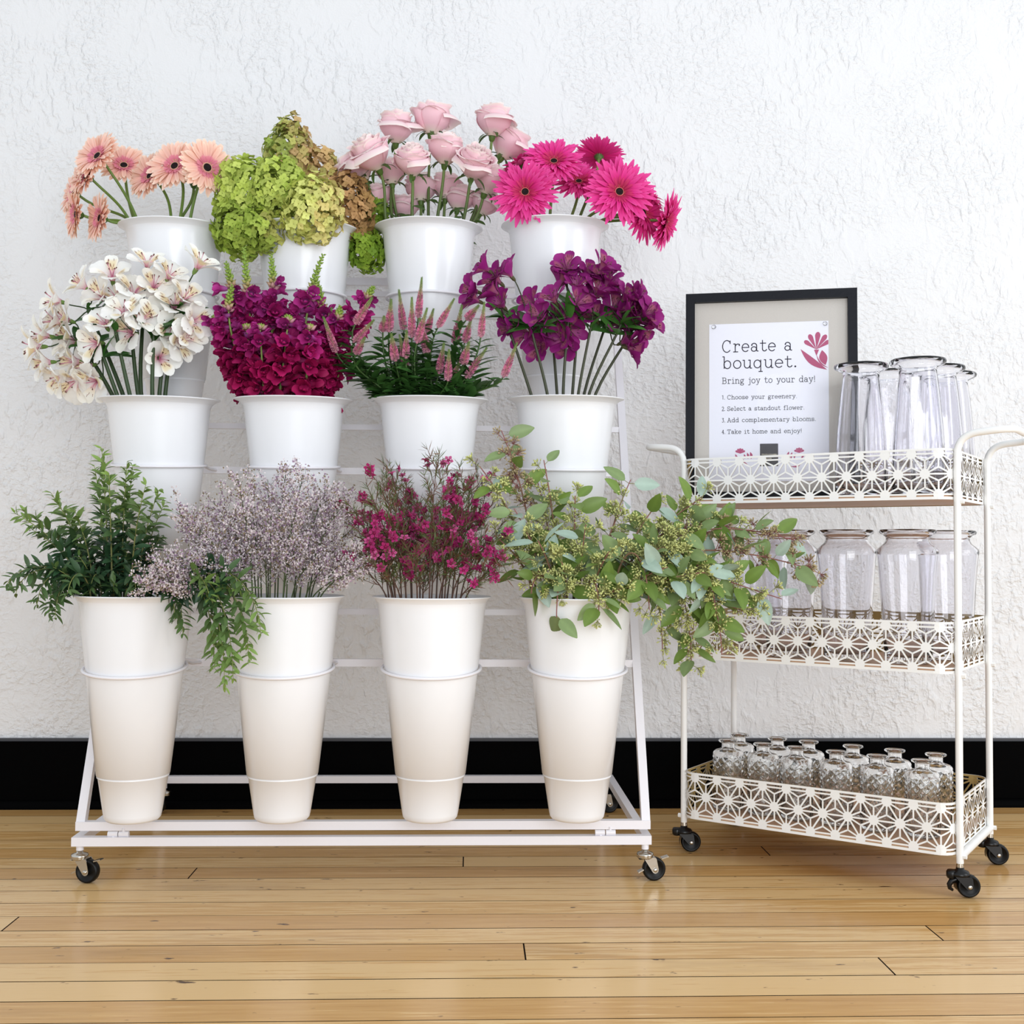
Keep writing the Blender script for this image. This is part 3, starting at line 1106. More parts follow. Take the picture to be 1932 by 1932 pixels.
def write(text, x0, x1, base, xh, wd, mt, nm, parent):
    mb = MB()
    k = xh
    adv, gap = 0.0, 0.16
    for ch in text:
        adv += G[ch][0] + gap
    adv -= gap
    kx = (x1 - x0) / adv
    cx = x0
    z = PZ + 0.0004

    def disc(x, y, r, n=10):
        P = [(x + r * math.cos(t), y + r * math.sin(t), z) for t in np.arange(n) / n * 2 * PI]
        mb.add(P, [tuple(range(n))])

    for ch in text:
        for stx in G[ch][1]:
            if stx[0] == 'dot':
                disc(cx + stx[1] * kx, base + stx[2] * k, stx[3] * k)
                continue
            P = [(cx + a * kx, base + b * k) for a, b in stx]
            for a, b in zip(P[:-1], P[1:]):
                d = np.array(b) - np.array(a)
                L = np.linalg.norm(d)
                if L < 1e-9:
                    continue
                d /= L
                o = np.array([-d[1], d[0]]) * wd / 2
                e = d * wd * 0.25
                a_, b_ = np.array(a) - e, np.array(b) + e
                mb.add([(*(a_ - o), z), (*(b_ - o), z), (*(b_ + o), z), (*(a_ + o), z)], [(0, 1, 2, 3)])
        cx += (G[ch][0] + gap) * kx
    sbuild(mb, nm, mt, parent)


Q = SH
write('Create a', 0.0826, 0.2412, 0.3404 + Q, 0.0186, 0.0021, M_ink, 'heading_text', paper)
write('bouquet.', 0.0843, 0.2535, 0.3016 + Q, 0.0186, 0.0021, M_ink, 'heading_text', paper)
write('Bring joy to your day!', 0.0832, 0.2928, 0.2666 + Q, 0.0094, 0.0013, M_inkgrey, 'subheading_text', paper)
for num, txt, xa, xb, yb in (('1.', 'Choose your greenery.', 0.0948, 0.2522, 0.2300), ('2.', 'Select a standout flower.', 0.0948, 0.2684, 0.2033), ('3.', 'Add complementary blooms.', 0.0948, 0.2938, 0.1767), ('4.', 'Take it home and enjoy!', 0.0948, 0.2622, 0.1498)):
    write(num, 0.0826, 0.0905, yb + Q, 0.0064, 0.00105, M_inkgrey, 'list_number', paper)
    write(txt, xa, xb, yb + Q, 0.0064, 0.00105, M_inkgrey, 'list_text', paper)


def flat(polys, nm, mt, z=0.0004):
    mb = MB()
    for P in polys:
        mb.add([(x, y, PZ + z) for x, y in P], [tuple(range(len(P)))])
    return sbuild(mb, nm, mt, paper)


def pet(cx, cy, ang, L, wd, n=10, clip=None):
    """one flat drawn petal, rounded at the tip"""
    d = np.array([math.cos(ang), math.sin(ang)])
    o = np.array([-d[1], d[0]])
    P = [np.array([cx, cy])]
    for t in np.linspace(-1, 1, n):
        P.append(np.array([cx, cy]) + d * L * (0.78 + 0.22 * math.cos(t * PI / 2)) + o * wd / 2 * math.sin(t * PI / 2))
    P = [(min(p[0], clip) if clip else p[0], p[1]) for p in P]
    return P


def crescent(p0, p1, b0, b1, n=12, clip=None):
    p0, p1 = np.array(p0), np.array(p1)
    d = p1 - p0
    o = np.array([-d[1], d[0]])
    t = np.linspace(0, 1, n)
    A1 = [p0 + d * a + o * b0 * math.sin(PI * a) for a in t]
    A2 = [p0 + d * a + o * b1 * math.sin(PI * a) for a in t[::-1]]
    return [(min(p[0], clip) if clip else p[0], p[1]) for p in A1 + A2[1:-1]]


CL = 0.3212
polys = [pet(0.2945, 0.341 + Q, math.radians(a), L, wdt, clip=CL) for a, L, wdt in ((142, 0.0335, 0.0102), (114, 0.0385, 0.0108), (84, 0.0405, 0.0120), (56, 0.040, 0.0110), (33, 0.036, 0.0098))]
polys.append([(0.2895, 0.3405 + Q), (0.3005, 0.3405 + Q), (0.2965, 0.330 + Q), (0.2945, 0.326 + Q)])
polys.append(crescent((0.2595, 0.3425 + Q), (0.318, 0.2935 + Q), -0.17, 0.02, clip=CL))
polys.append(crescent((0.2945, 0.330 + Q), (0.3212, 0.2975 + Q), -0.10, -0.18, clip=CL))
polys.append(crescent((0.307, 0.339 + Q), (0.3145, 0.304 + Q), -0.28, 0.22, clip=CL))
flat(polys, 'flower_print', M_pinkink)
for cx, sgx in ((0.124, 1), (0.2555, -1)):
    y0 = 0.1035 + Q
    P = [pet(cx, y0, math.radians(90 + sgx * a), 0.0125, 0.005) for a in (-58, -28, 0, 28, 58)]
    P += [crescent((cx - sgx * 0.0115, y0 - 0.001), (cx - sgx * 0.004, y0 - 0.013), -0.2 * sgx, 0.12 * sgx)]
    P += [crescent((cx + sgx * x, y0 + h), (cx + sgx * (x + 0.002), y0 - 0.013), 0.26 * sgx, -0.1 * sgx) for x, h in ((0.0085, -0.001), (0.0155, 0.002), (0.0225, 0.0035))]
    P += [crescent((cx - sgx * 0.006, y0 - 0.022), (cx + sgx * 0.02, y0 - 0.03), 0.25, 0.1)]
    flat(P, 'flower_motif_print', M_pinkink)
flat([[(0.1683, 0.074 + Q), (0.2089, 0.074 + Q), (0.2089, 0.1257 + Q), (0.1683, 0.1257 + Q)]], 'logo_print', M_logo)
lt = []
for row, (xa, xb) in enumerate(((0.1725, 0.2058), (0.1695, 0.195))):
    x = xa
    rr_ = random.Random(5 + row)
    while x < xb:
        wd = rr_.uniform(0.0011, 0.0024)
        h = rr_.uniform(0.0012, 0.0026)
        yb = 0.1000 + Q - row * 0.0095
        lt.append([(x, yb), (x + wd, yb), (x + wd, yb + h), (x, yb + h)])
        x += wd + rr_.uniform(0.0006, 0.0013)
flat(lt, 'logo_lettering', simple('pale_ink', S(206, 200, 180), 0.7), z=0.0008)
gl = MB()
gl.box((bwid - 0.002, bwid - 0.002, -0.0075), (SW_ - bwid + 0.002, SHT - bwid + 0.002, -0.006))
mt, nt, b_, out = newmat('picture_glass')
g_ = nd(nt, 'ShaderNodeBsdfGlossy')
g_.inputs['Roughness'].default_value = 0.02
tr = nd(nt, 'ShaderNodeBsdfTransparent')
fr = nd(nt, 'ShaderNodeFresnel')
fr.inputs['IOR'].default_value = 1.12
mx = nd(nt, 'ShaderNodeMixShader')
nt.links.new(fr.outputs[0], mx.inputs[0])
nt.links.new(tr.outputs[0], mx.inputs[1])
nt.links.new(g_.outputs[0], mx.inputs[2])
nt.links.new(mx.outputs[0], out.inputs['Surface'])
sbuild(gl, 'glazing', mt)

# ------------------------------------------------------------------ glass vases and bottles
def facet(k, depth):
    return lambda r, z, a: r * (1 - depth * (0.5 - 0.5 * np.cos(k * a)) * (1 if 0.02 < z < 0.235 else 0.15))


va = MB()
va.lathe([(0, 0), (0.048, 0), (0.0535, 0.003), (0.0550, 0.010), (0.0545, 0.06), (0.0505, 0.14), (0.0425, 0.225), (0.0385, 0.252), (0.0375, 0.262), (0.0400, 0.268), (0.0500, 0.2725), (0.0555, 0.2755), (0.0572, 0.2795), (0.0555, 0.2835), (0.0500, 0.2845), (0.0400, 0.281), (0.0345, 0.272),
          (0.0335, 0.262), (0.0350, 0.250), (0.0385, 0.225), (0.0465, 0.14), (0.0505, 0.06), (0.0505, 0.022), (0.043, 0.015), (0, 0.013)], 96, rmod=facet(8, 0.06))
VASE_A = va.mesh('flared_vase', M_glass)
vb = MB()
vb.lathe([(0, 0), (0.041, 0), (0.0465, 0.003), (0.0485, 0.010), (0.0505, 0.06), (0.0560, 0.15), (0.0605, 0.215), (0.0625, 0.232), (0.0618, 0.2385), (0.0560, 0.2445), (0.0480, 0.251), (0.0440, 0.258), (0.0445, 0.2645), (0.0510, 0.2695), (0.0562, 0.2715), (0.0580, 0.2755), (0.0562, 0.2795), (0.0510, 0.2805), (0.0440, 0.2785), (0.0405, 0.270),
          (0.0400, 0.258), (0.0440, 0.249), (0.0520, 0.241), (0.0575, 0.234), (0.0578, 0.226), (0.0560, 0.21), (0.0515, 0.15), (0.0460, 0.06), (0.0440, 0.022), (0.036, 0.015), (0, 0.013)], 96, rmod=lambda r, z, a: r * (1 + 0.006 * np.sin(3 * a + z * 20)))
VASE_B = vb.mesh('shouldered_vase', M_glass)
for (u, v), lb in zip([(0.0975, -0.110), (0.2155, -0.112), (0.117, 0.010), (0.2285, 0.002), (0.228, 0.1135)],
                      ['tall clear glass vase with dark rim in top tray, nearest the framed sign', 'tallest looking clear glass vase with dark rim at front of the top tray',
                       'clear glass vase half hidden between the two front vases in the top tray', 'clear glass vase just behind the front right vase in the top tray', 'rightmost clear glass vase at the back corner of the top tray']):
    tag(link('glass_vase', VASE_A, None, rotz(rng.uniform(0, 3)), cp(u, v, TZ['top'] + 0.0005)), lb, 'vase', 'flared glass vases in the top tray')
for (u, v), lb in zip([(0.0535, -0.075), (0.183, -0.075), (-0.0765, -0.075), (0.2335, 0.065), (-0.20, 0.06)],
                      ['clear shouldered glass vase in middle tray, standing free in the centre', 'clear shouldered glass vase in middle tray, beside the front right post',
                       'clear shouldered glass vase in middle tray, behind the eucalyptus leaves', 'clear shouldered glass vase partly hidden behind the right front post', 'clear shouldered glass vase at the back left of the middle tray']):
    tag(link('glass_vase', VASE_B, None, rotz(rng.uniform(0, 3)), cp(u, v, TZ['mid'] + 0.0005)), lb, 'vase', 'shouldered glass vases in the middle tray')

bo = MB()
bprof = [(0, 0), (0.028, 0), (0.0330, 0.002), (0.0350, 0.006)] + [(0.0356, z) for z in np.linspace(0.010, 0.122, 56)] + [(0.0352, 0.1255), (0.0335, 0.1300), (0.0290, 0.1340), (0.0215, 0.1362), (0.0160, 0.1385), (0.0146, 0.1415), (0.0146, 0.1505), (0.0165, 0.1522), (0.0214, 0.1530), (0.0224, 0.1550), (0.0214, 0.1572), (0.0172, 0.1578), (0.0125, 0.1568), (0.0114, 0.150), (0.0114, 0.1400), (0.0150, 0.1350), (0.0260, 0.1302), (0.0305, 0.1252), (0.0318, 0.120), (0.0318, 0.014), (0.029, 0.009), (0, 0.008)]


def diamond(r, z, a):
    if 0.0095 < z < 0.1225 and abs(r - 0.0356) < 1e-6:
        k = 11
        s_ = a * k / (2 * PI)
        q = z / 0.0185
        d = np.maximum(np.abs(((s_ + q) % 1.0) - 0.5), np.abs(((s_ - q) % 1.0) - 0.5)) * 2
        return r - 0.0016 * np.clip((d - 0.45) / 0.55, 0, 1) ** 0.8
    return np.full(len(a), r)


bo.lathe(bprof, 132, rmod=diamond)
BOTTLE = bo.mesh('diamond_bottle', M_cutglass)
for i, u in enumerate((-0.222, -0.138, -0.0605, 0.0285, 0.1165, 0.2095)):
    pl = ['leftmost', 'second from the left', 'third from the left', 'fourth from the left', 'fifth from the left', 'rightmost'][i]
    tag(link('glass_bottle', BOTTLE, None, rotz(rng.uniform(0, 3)), cp(u, -0.072, TZ['bot'] + 0.0005)), 'small diamond cut glass bottle, %s of the front row in bottom tray' % pl, 'bottle', 'diamond cut bottles in the bottom tray')
for i, u in enumerate((-0.234, -0.140, -0.0655, 0.036, 0.128, 0.2145)):
    pl = ['leftmost', 'second from the left', 'third from the left', 'fourth from the left', 'fifth from the left', 'rightmost'][i]
    tag(link('glass_bottle', BOTTLE, None, rotz(rng.uniform(0, 3)), cp(u, 0.022, TZ['bot'] + 0.0005)), 'small diamond cut glass bottle, %s of the back row in bottom tray' % pl, 'bottle', 'diamond cut bottles in the bottom tray')

# ------------------------------------------------------------------ flowers and greenery
def bucket_point(key, px=None, dy=0.0, lift=0.0, depth=0.16):
    """where a stem leaves the bucket mouth (photo column px, depth offset dy) and where it stands below"""
    b = BK[key]
    rim = b['rim']
    x = rim[0] if px is None else at(px, 0, rim[1] + dy)[0]
    r = np.array([x, rim[1] + dy, rim[2] - 0.012 + lift])
    off = r[:2] - rim[:2]
    d = np.hypot(*off)
    if d > 0.093:
        r[:2] = rim[:2] + off * 0.093 / d
    base = rim - b['ax'] * depth
    base = base + np.array([(r[0] - rim[0]) * 0.35, (r[1] - rim[1]) * 0.35, 0])
    return base, r


def stem_path(base, rim, head, enddir, k=0.38, n=14):
    L = np.linalg.norm(head - rim)
    d0 = nrm(rim - base)
    C_ = bez(rim, rim + d0 * L * k, head - nrm(enddir) * L * k, head, n)
    return np.concatenate([[base], C_])


def face(dx, toward, up):
    return nrm(np.array([dx, -toward, up]))


PF = lambda V: gfaces(V.shape[0], V.shape[1], flip=True)


# ---- gerberas
def gerbera_meshes(kind, seed):
    r = np.random.default_rng(seed)
    pm = MB()
    if kind == 'peach':
        layers = [(34, 0.0560, 0.0108, 0.20, 0.02, 'strap', 0.0), (32, 0.0505, 0.0100, 0.32, 0.10, 'strap', 0.0015), (24, 0.0200, 0.0052, 0.55, 0.30, 'strap', 0.002)]
        c0, c1, c2 = A(232, 130, 176), A(250, 192, 172), A(255, 224, 204)
        rad = 0.0085
        stops = [(0, c0), (0.28, A(240, 156, 182)), (0.45, A(252, 196, 182)), (0.85, A(254, 212, 194)), (1, A(255, 232, 214))]
        inner = [(0, A(214, 100, 140)), (1, A(236, 150, 165))]
    else:
        layers = [(34, 0.0770, 0.0138, 0.10, -0.04, 'point', 0.0), (34, 0.0690, 0.0125, 0.22, 0.05, 'point', 0.001), (32, 0.0520, 0.0100, 0.40, 0.12, 'point', 0.002), (32, 0.0290, 0.0052, 0.5, 0.3, 'point', 0.003)]
        rad = 0.0085
        stops = [(0, A(186, 18, 84)), (0.3, A(214, 32, 114)), (0.6, A(230, 48, 142)), (1, A(238, 84, 164))]
        inner = [(0, A(168, 14, 60)), (1, A(222, 60, 120))]
    for li, (n, L, W, e0, e1, sh, zz) in enumerate(layers):
        for k in range(n):
            LL = L * r.uniform(0.84, 1.05)
            V = petal(LL, W * r.uniform(0.88, 1.1), 7, 2, e0 + r.normal(0, 0.07), e1 + r.normal(0, 0.10), 1.2, 0.35, sh, tipw=0.3)
            t = np.linspace(0, 1, 8)
            c = grad(t, inner if li == len(layers) - 1 else stops) * r.uniform(0.93, 1.04)
            c = np.repeat(c[:, None, :], 3, 1)
            c[:, 1] *= 0.94
            M = rotz(2 * PI * (k + 0.5 * li) / n + r.normal(0, 0.04)) @ rotx(r.normal(0, 0.10))
            V = V.reshape(-1, 3) + np.array([rad * 0.75, 0, zz])
            pm.add(V @ M.T, gfaces(8, 3, flip=True), c)
    petals = pm.mesh('petals', M_peach if kind == 'peach' else M_petal)
    dm = MB()
    ring = A(226, 176, 150) if kind == 'peach' else A(214, 120, 110)
    dm.lathe([(0.0125, 0.0015), (0.0105, 0.0052), (0.0088, 0.0058), (0.0082, 0.0048)], 28, col=ring)
    dm.lathe([(0.0084, 0.0044), (0.0078, 0.0058), (0.0055, 0.0058), (0.0025, 0.0048), (0, 0.0045)], 24, col=A(30, 14, 16))
    n = 46
    th = r.uniform(0, 2 * PI, n)
    rr = 0.0102 + r.uniform(-0.001, 0.0016, n)
    T = petal(0.0062, 0.0014, 2, 1, 0.9, 0.5, 1, 0, 'strap')
    dm.many(T.reshape(-1, 3), gfaces(3, 2, flip=True), np.array([rotz(a) for a in th]), np.stack([rr * np.cos(th), rr * np.sin(th), np.full(n, 0.004)], 1), np.array([ring * r.uniform(0.85, 1.1) for _ in range(n)]))
    centre = dm.mesh('flower_center', M_petal)
    cm = MB()
    cm.lathe([(0.0026, -0.016), (0.0060, -0.0135), (0.0098, -0.008), (0.0112, -0.002), (0.0100, 0.001)], 16, col=A(86, 120, 48))
    T = petal(0.016, 0.0042, 4, 1, 1.25, 0.5, 1, 0, 'point')
    for lay in range(2):
        n = 15
        th = np.arange(n) / n * 2 * PI + lay * 0.2
        cm.many(T.reshape(-1, 3), gfaces(5, 2), np.array([rotz(a) for a in th]), np.stack([0.0075 * np.cos(th), 0.0075 * np.sin(th), np.full(n, -0.0125 + 0.004 * lay)], 1), A(74, 108, 44))
    calyx = cm.mesh('calyx', M_leaf)
    return petals, centre, calyx


def gerbera(key, kind, meshes, hp, fc, rimpx, sc_, label, group, dy, rdy=0.0, rdep=None):
    head = at(hp[0], hp[1], BK[key]['rim'][1] + dy)
    base, rim = bucket_point(key, rimpx, rdy)
    o = thing('gerbera_daisy', label, 'flower', base, group)
    n = face(*fc)
    Mz = frame_z(n, rng.uniform(0, 6)) * sc_
    for nm, me in zip(('petals', 'flower_center', 'calyx'), meshes):
        link(nm, me, o, Mz, head)
    sm = MB()
    P = stem_path(base, rim, head - n * 0.014 * sc_, nrm(n + np.array([0, 0, 0.35])), 0.42)
    cs = grad(np.linspace(0, 1, len(P)), [(0, A(96, 122, 54)), (1, A(110, 138, 66))])
    sm.tube(P, np.linspace(0.0038, 0.0032, len(P)), cs, 8)
    sm.build('stem', M_stem, o)


PEACH = [gerbera_meshes('peach', 3), gerbera_meshes('peach', 4)]
HOT = [gerbera_meshes('hot', 5), gerbera_meshes('hot', 6)]
for i, (hp, fc, rp, k, dy, rdy, lb) in enumerate([
    ((186, 296), (-0.42, 0.80, 0.36), 275, 1.06, -0.02, 0.0, 'peach gerbera standing highest in the left hand cluster'),
    ((234, 314), (0.14, 0.84, 0.44), 263, 1.0, 0.05, 0.03, 'peach gerbera facing upward, just right of the highest left peach gerbera'),
    ((165, 334), (-0.66, 0.68, 0.28), 253, 0.96, 0.0, 0.0, 'peach gerbera facing left, just below the highest left peach gerbera'),
    ((141, 366), (-0.76, 0.58, 0.22), 241, 0.9, 0.03, 0.04, 'peach gerbera half hidden above the lowest leftmost peach bloom'),
    ((146, 405), (-0.82, 0.56, -0.04), 236, 0.98, -0.01, 0.01, 'leftmost low peach gerbera seen from the side, facing left'),
    ((191, 412), (-0.76, 0.62, 0.05), 240, 0.98, -0.05, -0.02, 'low peach gerbera beside the bucket rim, facing left, nearest the white alstroemeria'),
    ((285, 333), (-0.52, 0.78, 0.28), 331, 1.04, 0.0, 0.0, 'peach gerbera turned left, left of the dark eyed pair'),
    ((331, 315), (-0.22, 0.92, 0.28), 345, 1.06, -0.03, -0.01, 'peach gerbera with dark eye, left one of the front facing pair'),
    ((390, 317), (0.50, 0.86, 0.02), 362, 1.1, -0.06, 0.0, 'pale peach gerbera with dark eye, right one, beside the green hydrangea'),
    ((366, 345), (0.1, 0.35, 0.85), 339, 0.9, 0.03, 0.03, 'peach gerbera mostly hidden behind and below the dark eyed pair'),
]):
    gerbera(('top', 0), 'peach', PEACH[i % 2], hp, fc, rp, k, lb, 'peach gerberas in the top left bucket', dy, rdy)
for i, (hp, fc, rp, k, dy, rdy, lb) in enumerate([
    ((991, 363), (-0.10, 0.98, 0.08), 1030, 0.98, -0.10, -0.02, 'large hot pink gerbera facing forward, lowest left, over the bucket rim'),
    ((1045, 306), (-0.05, 0.84, 0.5), 1040, 0.92, -0.07, 0.0, 'hot pink gerbera with dark eye, topmost of the forward facing ones'),
    ((1092, 344), (-0.05, 0.78, 0.58), 1072, 0.84, -0.01, 0.02, 'hot pink gerbera with dark eye, in the gap between the two largest'),
    ((1168, 363), (0.10, 0.97, 0.12), 1098, 1.04, -0.12, -0.02, 'largest hot pink gerbera facing forward, right of centre'),
    ((1130, 296), (0.12, -0.45, 0.85), 1085, 0.78, 0.02, 0.04, 'hot pink gerbera seen from behind, at the top between two forward ones'),
    ((986, 312), (-0.5, 0.05, 0.8), 1015, 0.84, 0.02, 0.04, 'hot pink gerbera at upper left, mostly hidden behind the large lower left bloom'),
    ((1208, 366), (0.5, 0.25, 0.75), 1108, 0.86, 0.0, 0.03, 'hot pink gerbera peeking above right behind the largest one'),
    ((1212, 402), (0.62, 0.72, 0.05), 1116, 0.92, -0.04, 0.01, 'hot pink gerbera behind the largest, showing at its lower right'),
    ((1254, 418), (0.86, 0.36, -0.36), 1122, 0.92, -0.05, 0.0, 'rightmost hot pink gerbera seen edge on, drooping beyond the bucket'),
]):
    gerbera(('top', 3), 'hot', HOT[i % 2], hp, fc, rp, k, lb, 'hot pink gerberas in the top right bucket', dy, rdy)


# ---- roses
def rose_mesh(seed, open_=1.0):
    r = np.random.default_rng(seed)
    m_ = MB()
    H, R = 0.074, 0.043
    nu, nv = 8, 8

    def patch(az, span, r0, bulge, flare, h, dip, curl, tone):
        u = np.linspace(-1, 1, nu + 1)
        v = np.linspace(0, 1, nv + 1)
        V = np.zeros((nv + 1, nu + 1, 3))
        ph = r.uniform(0, 6)
        for i, vv in enumerate(v):
            prof = r0 * (0.30 + 0.70 * math.sin(min(vv * 1.9, PI / 2))) + bulge * math.sin(PI * min(vv * 1.15, 1.0))
            f = max(0.0, (vv - 0.62) / 0.38)
            w_ = np.sqrt(np.clip(1 - 0.25 * (1 - min(1, vv * 2.2)) ** 2, 0, 1))
            top = h * (1 - (dip + 0.06) * np.abs(u) ** 2.4 * vv)
            ruff = 0.0022 * np.sin(u * 6 + ph) * f
            rr = prof + flare * f ** 1.5 * (1 - 0.55 * np.abs(u) ** 1.5) + ruff * 1.4
            zz = top * (vv - curl * f ** 2.2) + 0.0015 * np.sin(u * 5 + ph * 2) * f
            a = az + u * span * w_
            V[i, :, 0], V[i, :, 1], V[i, :, 2] = rr * np.cos(a), rr * np.sin(a), zz
        t = np.linspace(0, 1, nv + 1)
        c = grad(t, [(0, A(252, 240, 222)), (0.22, A(252, 206, 216)), (0.6, A(253, 212, 221)), (0.93, A(254, 224, 230)), (1, A(255, 244, 238))]) * tone
        m_.grid(V, np.repeat(c[:, None, :], nu + 1, 1))

    az = r.uniform(0, 6)
    ga = 2.39996
    k = 0
    for ring, (n, r0, bulge, flare, h, curl, span) in enumerate([(3, 0.0055, 0.002, 0.001, H * 1.0, 0.0, 1.5), (4, 0.0105, 0.003, 0.0025, H * 1.01, 0.01, 1.25), (5, 0.0165, 0.004, 0.004 * open_, H * 1.0, 0.03, 1.05),
                                                                (5, 0.0225, 0.005, 0.007 * open_, H * 0.985, 0.06, 0.98), (5, 0.0285, 0.006, 0.011 * open_, H * 0.95, 0.11, 0.92), (5, 0.0335, 0.0065, 0.016 * open_, H * 0.90, 0.19, 0.9), (4, 0.0365, 0.007, 0.021 * open_, H * 0.86, 0.28, 0.95)]):
        for _ in range(n):
            patch(az, span * r.uniform(0.9, 1.08), r0 * r.uniform(0.95, 1.05), bulge, flare * r.uniform(0.3, 1.15), h * r.uniform(0.93, 1.04), r.uniform(0.03, 0.16), curl * r.uniform(0.6, 1.9), r.uniform(0.97, 1.02) * (0.965 if ring < 2 else 1))
            az += 2 * PI / n + r.normal(0, 0.1)
        az += ga
    return m_.mesh('petals', M_rose)


def sepal_mesh():
    m_ = MB()
    m_.lathe([(0.0028, -0.014), (0.0062, -0.010), (0.0078, -0.003), (0.0082, 0.002), (0.011, 0.006)], 14, col=A(92, 122, 52))
    for k in range(5):
        V = petal(0.038, 0.009, 8, 2, -0.1 + 0.5 * (k % 2), -1.3, 1.0, 0.2, 'point')
        M = rotz(k * 2 * PI / 5)
        m_.add((V.reshape(-1, 3) + np.array([0.007, 0, 0.003])) @ M.T, PF(V), A(70, 98, 44))
    return m_.mesh('sepals', M_leaf)


LEAF = petal(1.0, 0.42, 7, 2, 0.12, -0.25, 1, 0.25, 'leaf')
LEAF_F = gfaces(8, 3, flip=True)
OVATE = petal(1.0, 0.53, 7, 4, 0.05, -0.22, 1, 0.16, 'ovate')
OVATE_F = gfaces(8, 5, flip=True)
NARROW = petal(1.0, 0.24, 6, 2, 0.10, -0.35, 1, 0.3, 'leaf')
NARROW_F = gfaces(7, 3, flip=True)

ROSES = [rose_mesh(21, 1.0), rose_mesh(22, 1.35), rose_mesh(23, 0.8)]
SEPALS = sepal_mesh()
for i, (hp, fc, k, rp, dy, rdy, v, lb) in enumerate([
    ((697, 285), (-0.42, 0.42, 0.74), 1.12, 738, -0.05, 0.0, 1, 'large open pale pink rose tilted left, far left of the front roses'),
    ((748, 236), (0.05, 0.22, 1.0), 1.04, 752, 0.02, 0.02, 1, 'pale pink rose at upper left with ruffled open petals'),
    ((816, 220), (0.08, 0.02, 1.0), 1.06, 812, 0.03, 0.03, 1, 'topmost pale pink rose seen from the side, in the middle of the top'),
    ((932, 223), (0.10, 0.16, 1.0), 1.04, 880, 0.02, 0.03, 1, 'pale pink rose standing apart at the upper right'),
    ((777, 298), (-0.02, 0.55, 0.84), 0.98, 784, -0.08, -0.03, 0, 'pale pink rose in the centre front showing its spiral'),
    ((842, 277), (0.10, 0.20, 1.0), 1.0, 826, -0.04, 0.0, 2, 'tighter pale pink rose in the centre, right of the spiral one'),
    ((897, 302), (0.22, 0.62, 0.75), 1.06, 872, -0.08, -0.03, 0, 'pale pink rose at right front, open toward the viewer'),
    ((962, 268), (0.45, 0.0, 0.85), 1.08, 894, 0.06, 0.05, 1, 'pale pink rose behind the upper right rose, leaning right'),
    ((924, 334), (0.30, 0.2, 0.9), 1.0, 900, 0.0, 0.03, 2, 'pale pink rose beside the hot pink gerbera, partly hidden'),
    ((668, 318), (-0.6, -0.1, 0.75), 1.08, 728, 0.03, 0.05, 1, 'pale pink rose behind the far left one, next to the brown hydrangea'),
    ((738, 322), (-0.1, -0.1, 1.0), 0.86, 764, 0.03, 0.05, 2, 'small pale pink rose between stems, behind the centre front rose'),
    ((712, 368), (-0.3, -0.1, 0.95), 0.80, 742, 0.05, 0.06, 2, 'low pale pink rose bud behind the left stems'),
    ((795, 352), (0.0, -0.1, 1.0), 0.95, 800, 0.06, 0.06, 2, 'low pale pink rose behind the centre stems'),
    ((843, 350), (0.1, -0.1, 1.0), 0.9, 838, 0.07, 0.07, 2, 'low pale pink rose behind the stems, right of centre'),
    ((868, 372), (0.2, -0.1, 1.0), 0.86, 858, 0.06, 0.06, 0, 'lowest pale pink rose behind the right hand stems'),
    ((764, 388), (-0.1, 0.0, 1.0), 0.84, 772, 0.07, 0.07, 0, 'lowest pale pink rose behind the left of centre stems'),
    ((916, 380), (0.4, 0.0, 0.9), 0.86, 888, 0.05, 0.05, 0, 'low pale pink rose leaning right behind the outermost stems'),
]):
    key = ('top', 2)
    c = at(hp[0], hp[1], BK[key]['rim'][1] + dy)
    n = face(*fc)
    head = c - n * 0.040 * k
    base, rim = bucket_point(key, rp, rdy)
    o = thing('rose', lb, 'flower', base, 'pale pink roses in the top row')
    Mz = frame_z(n, rng.uniform(0, 6)) * k
    link('petals', ROSES[v], o, Mz, head)
    link('sepals', SEPALS, o, Mz, head)
    sm = MB()
    P = stem_path(base, rim, head - n * 0.012 * k, nrm(n + np.array([0, 0, 0.5])), 0.4)
    sm.tube(P, np.linspace(0.0042, 0.0033, len(P)), grad(np.linspace(0, 1, len(P)), [(0, A(70, 82, 44)), (0.6, A(88, 108, 54)), (1, A(108, 130, 66))]), 8)
    sm.build('stem', M_stem, o)
    if i % 2 == 0:
        lm = MB()
        q, tg = along(P, np.array([0.62, 0.7, 0.78]))
        aa = rng.uniform(0, 6, 3)
        d = nrm(np.stack([np.cos(aa), np.sin(aa) * 0.5, np.full(3, -0.3)], 1))
        lm.many(LEAF * 0.035, LEAF_F, frames_dn(d, np.array([[0, -0.6, 0.8]] * 3)), q, A(62, 96, 40))
        lm.build('leaf', M_leaf, o)


# ---- hydrangeas
FLP = petal(0.0092, 0.0092, 4, 2, 0.35, -0.25, 1, 0.20, 'round')


def floret():
    V, Fc = [], []
    n0 = 0
    for k in range(4):
        M = rotz(k * PI / 2 + 0.1)
        V.append((FLP.reshape(-1, 3) + np.array([0.0008, 0, 0.0003 * k])) @ M.T)
        Fc += [tuple(i + n0 for i in q) for q in gfaces(5, 3, flip=True)]
        n0 += 15
    return np.concatenate(V), Fc


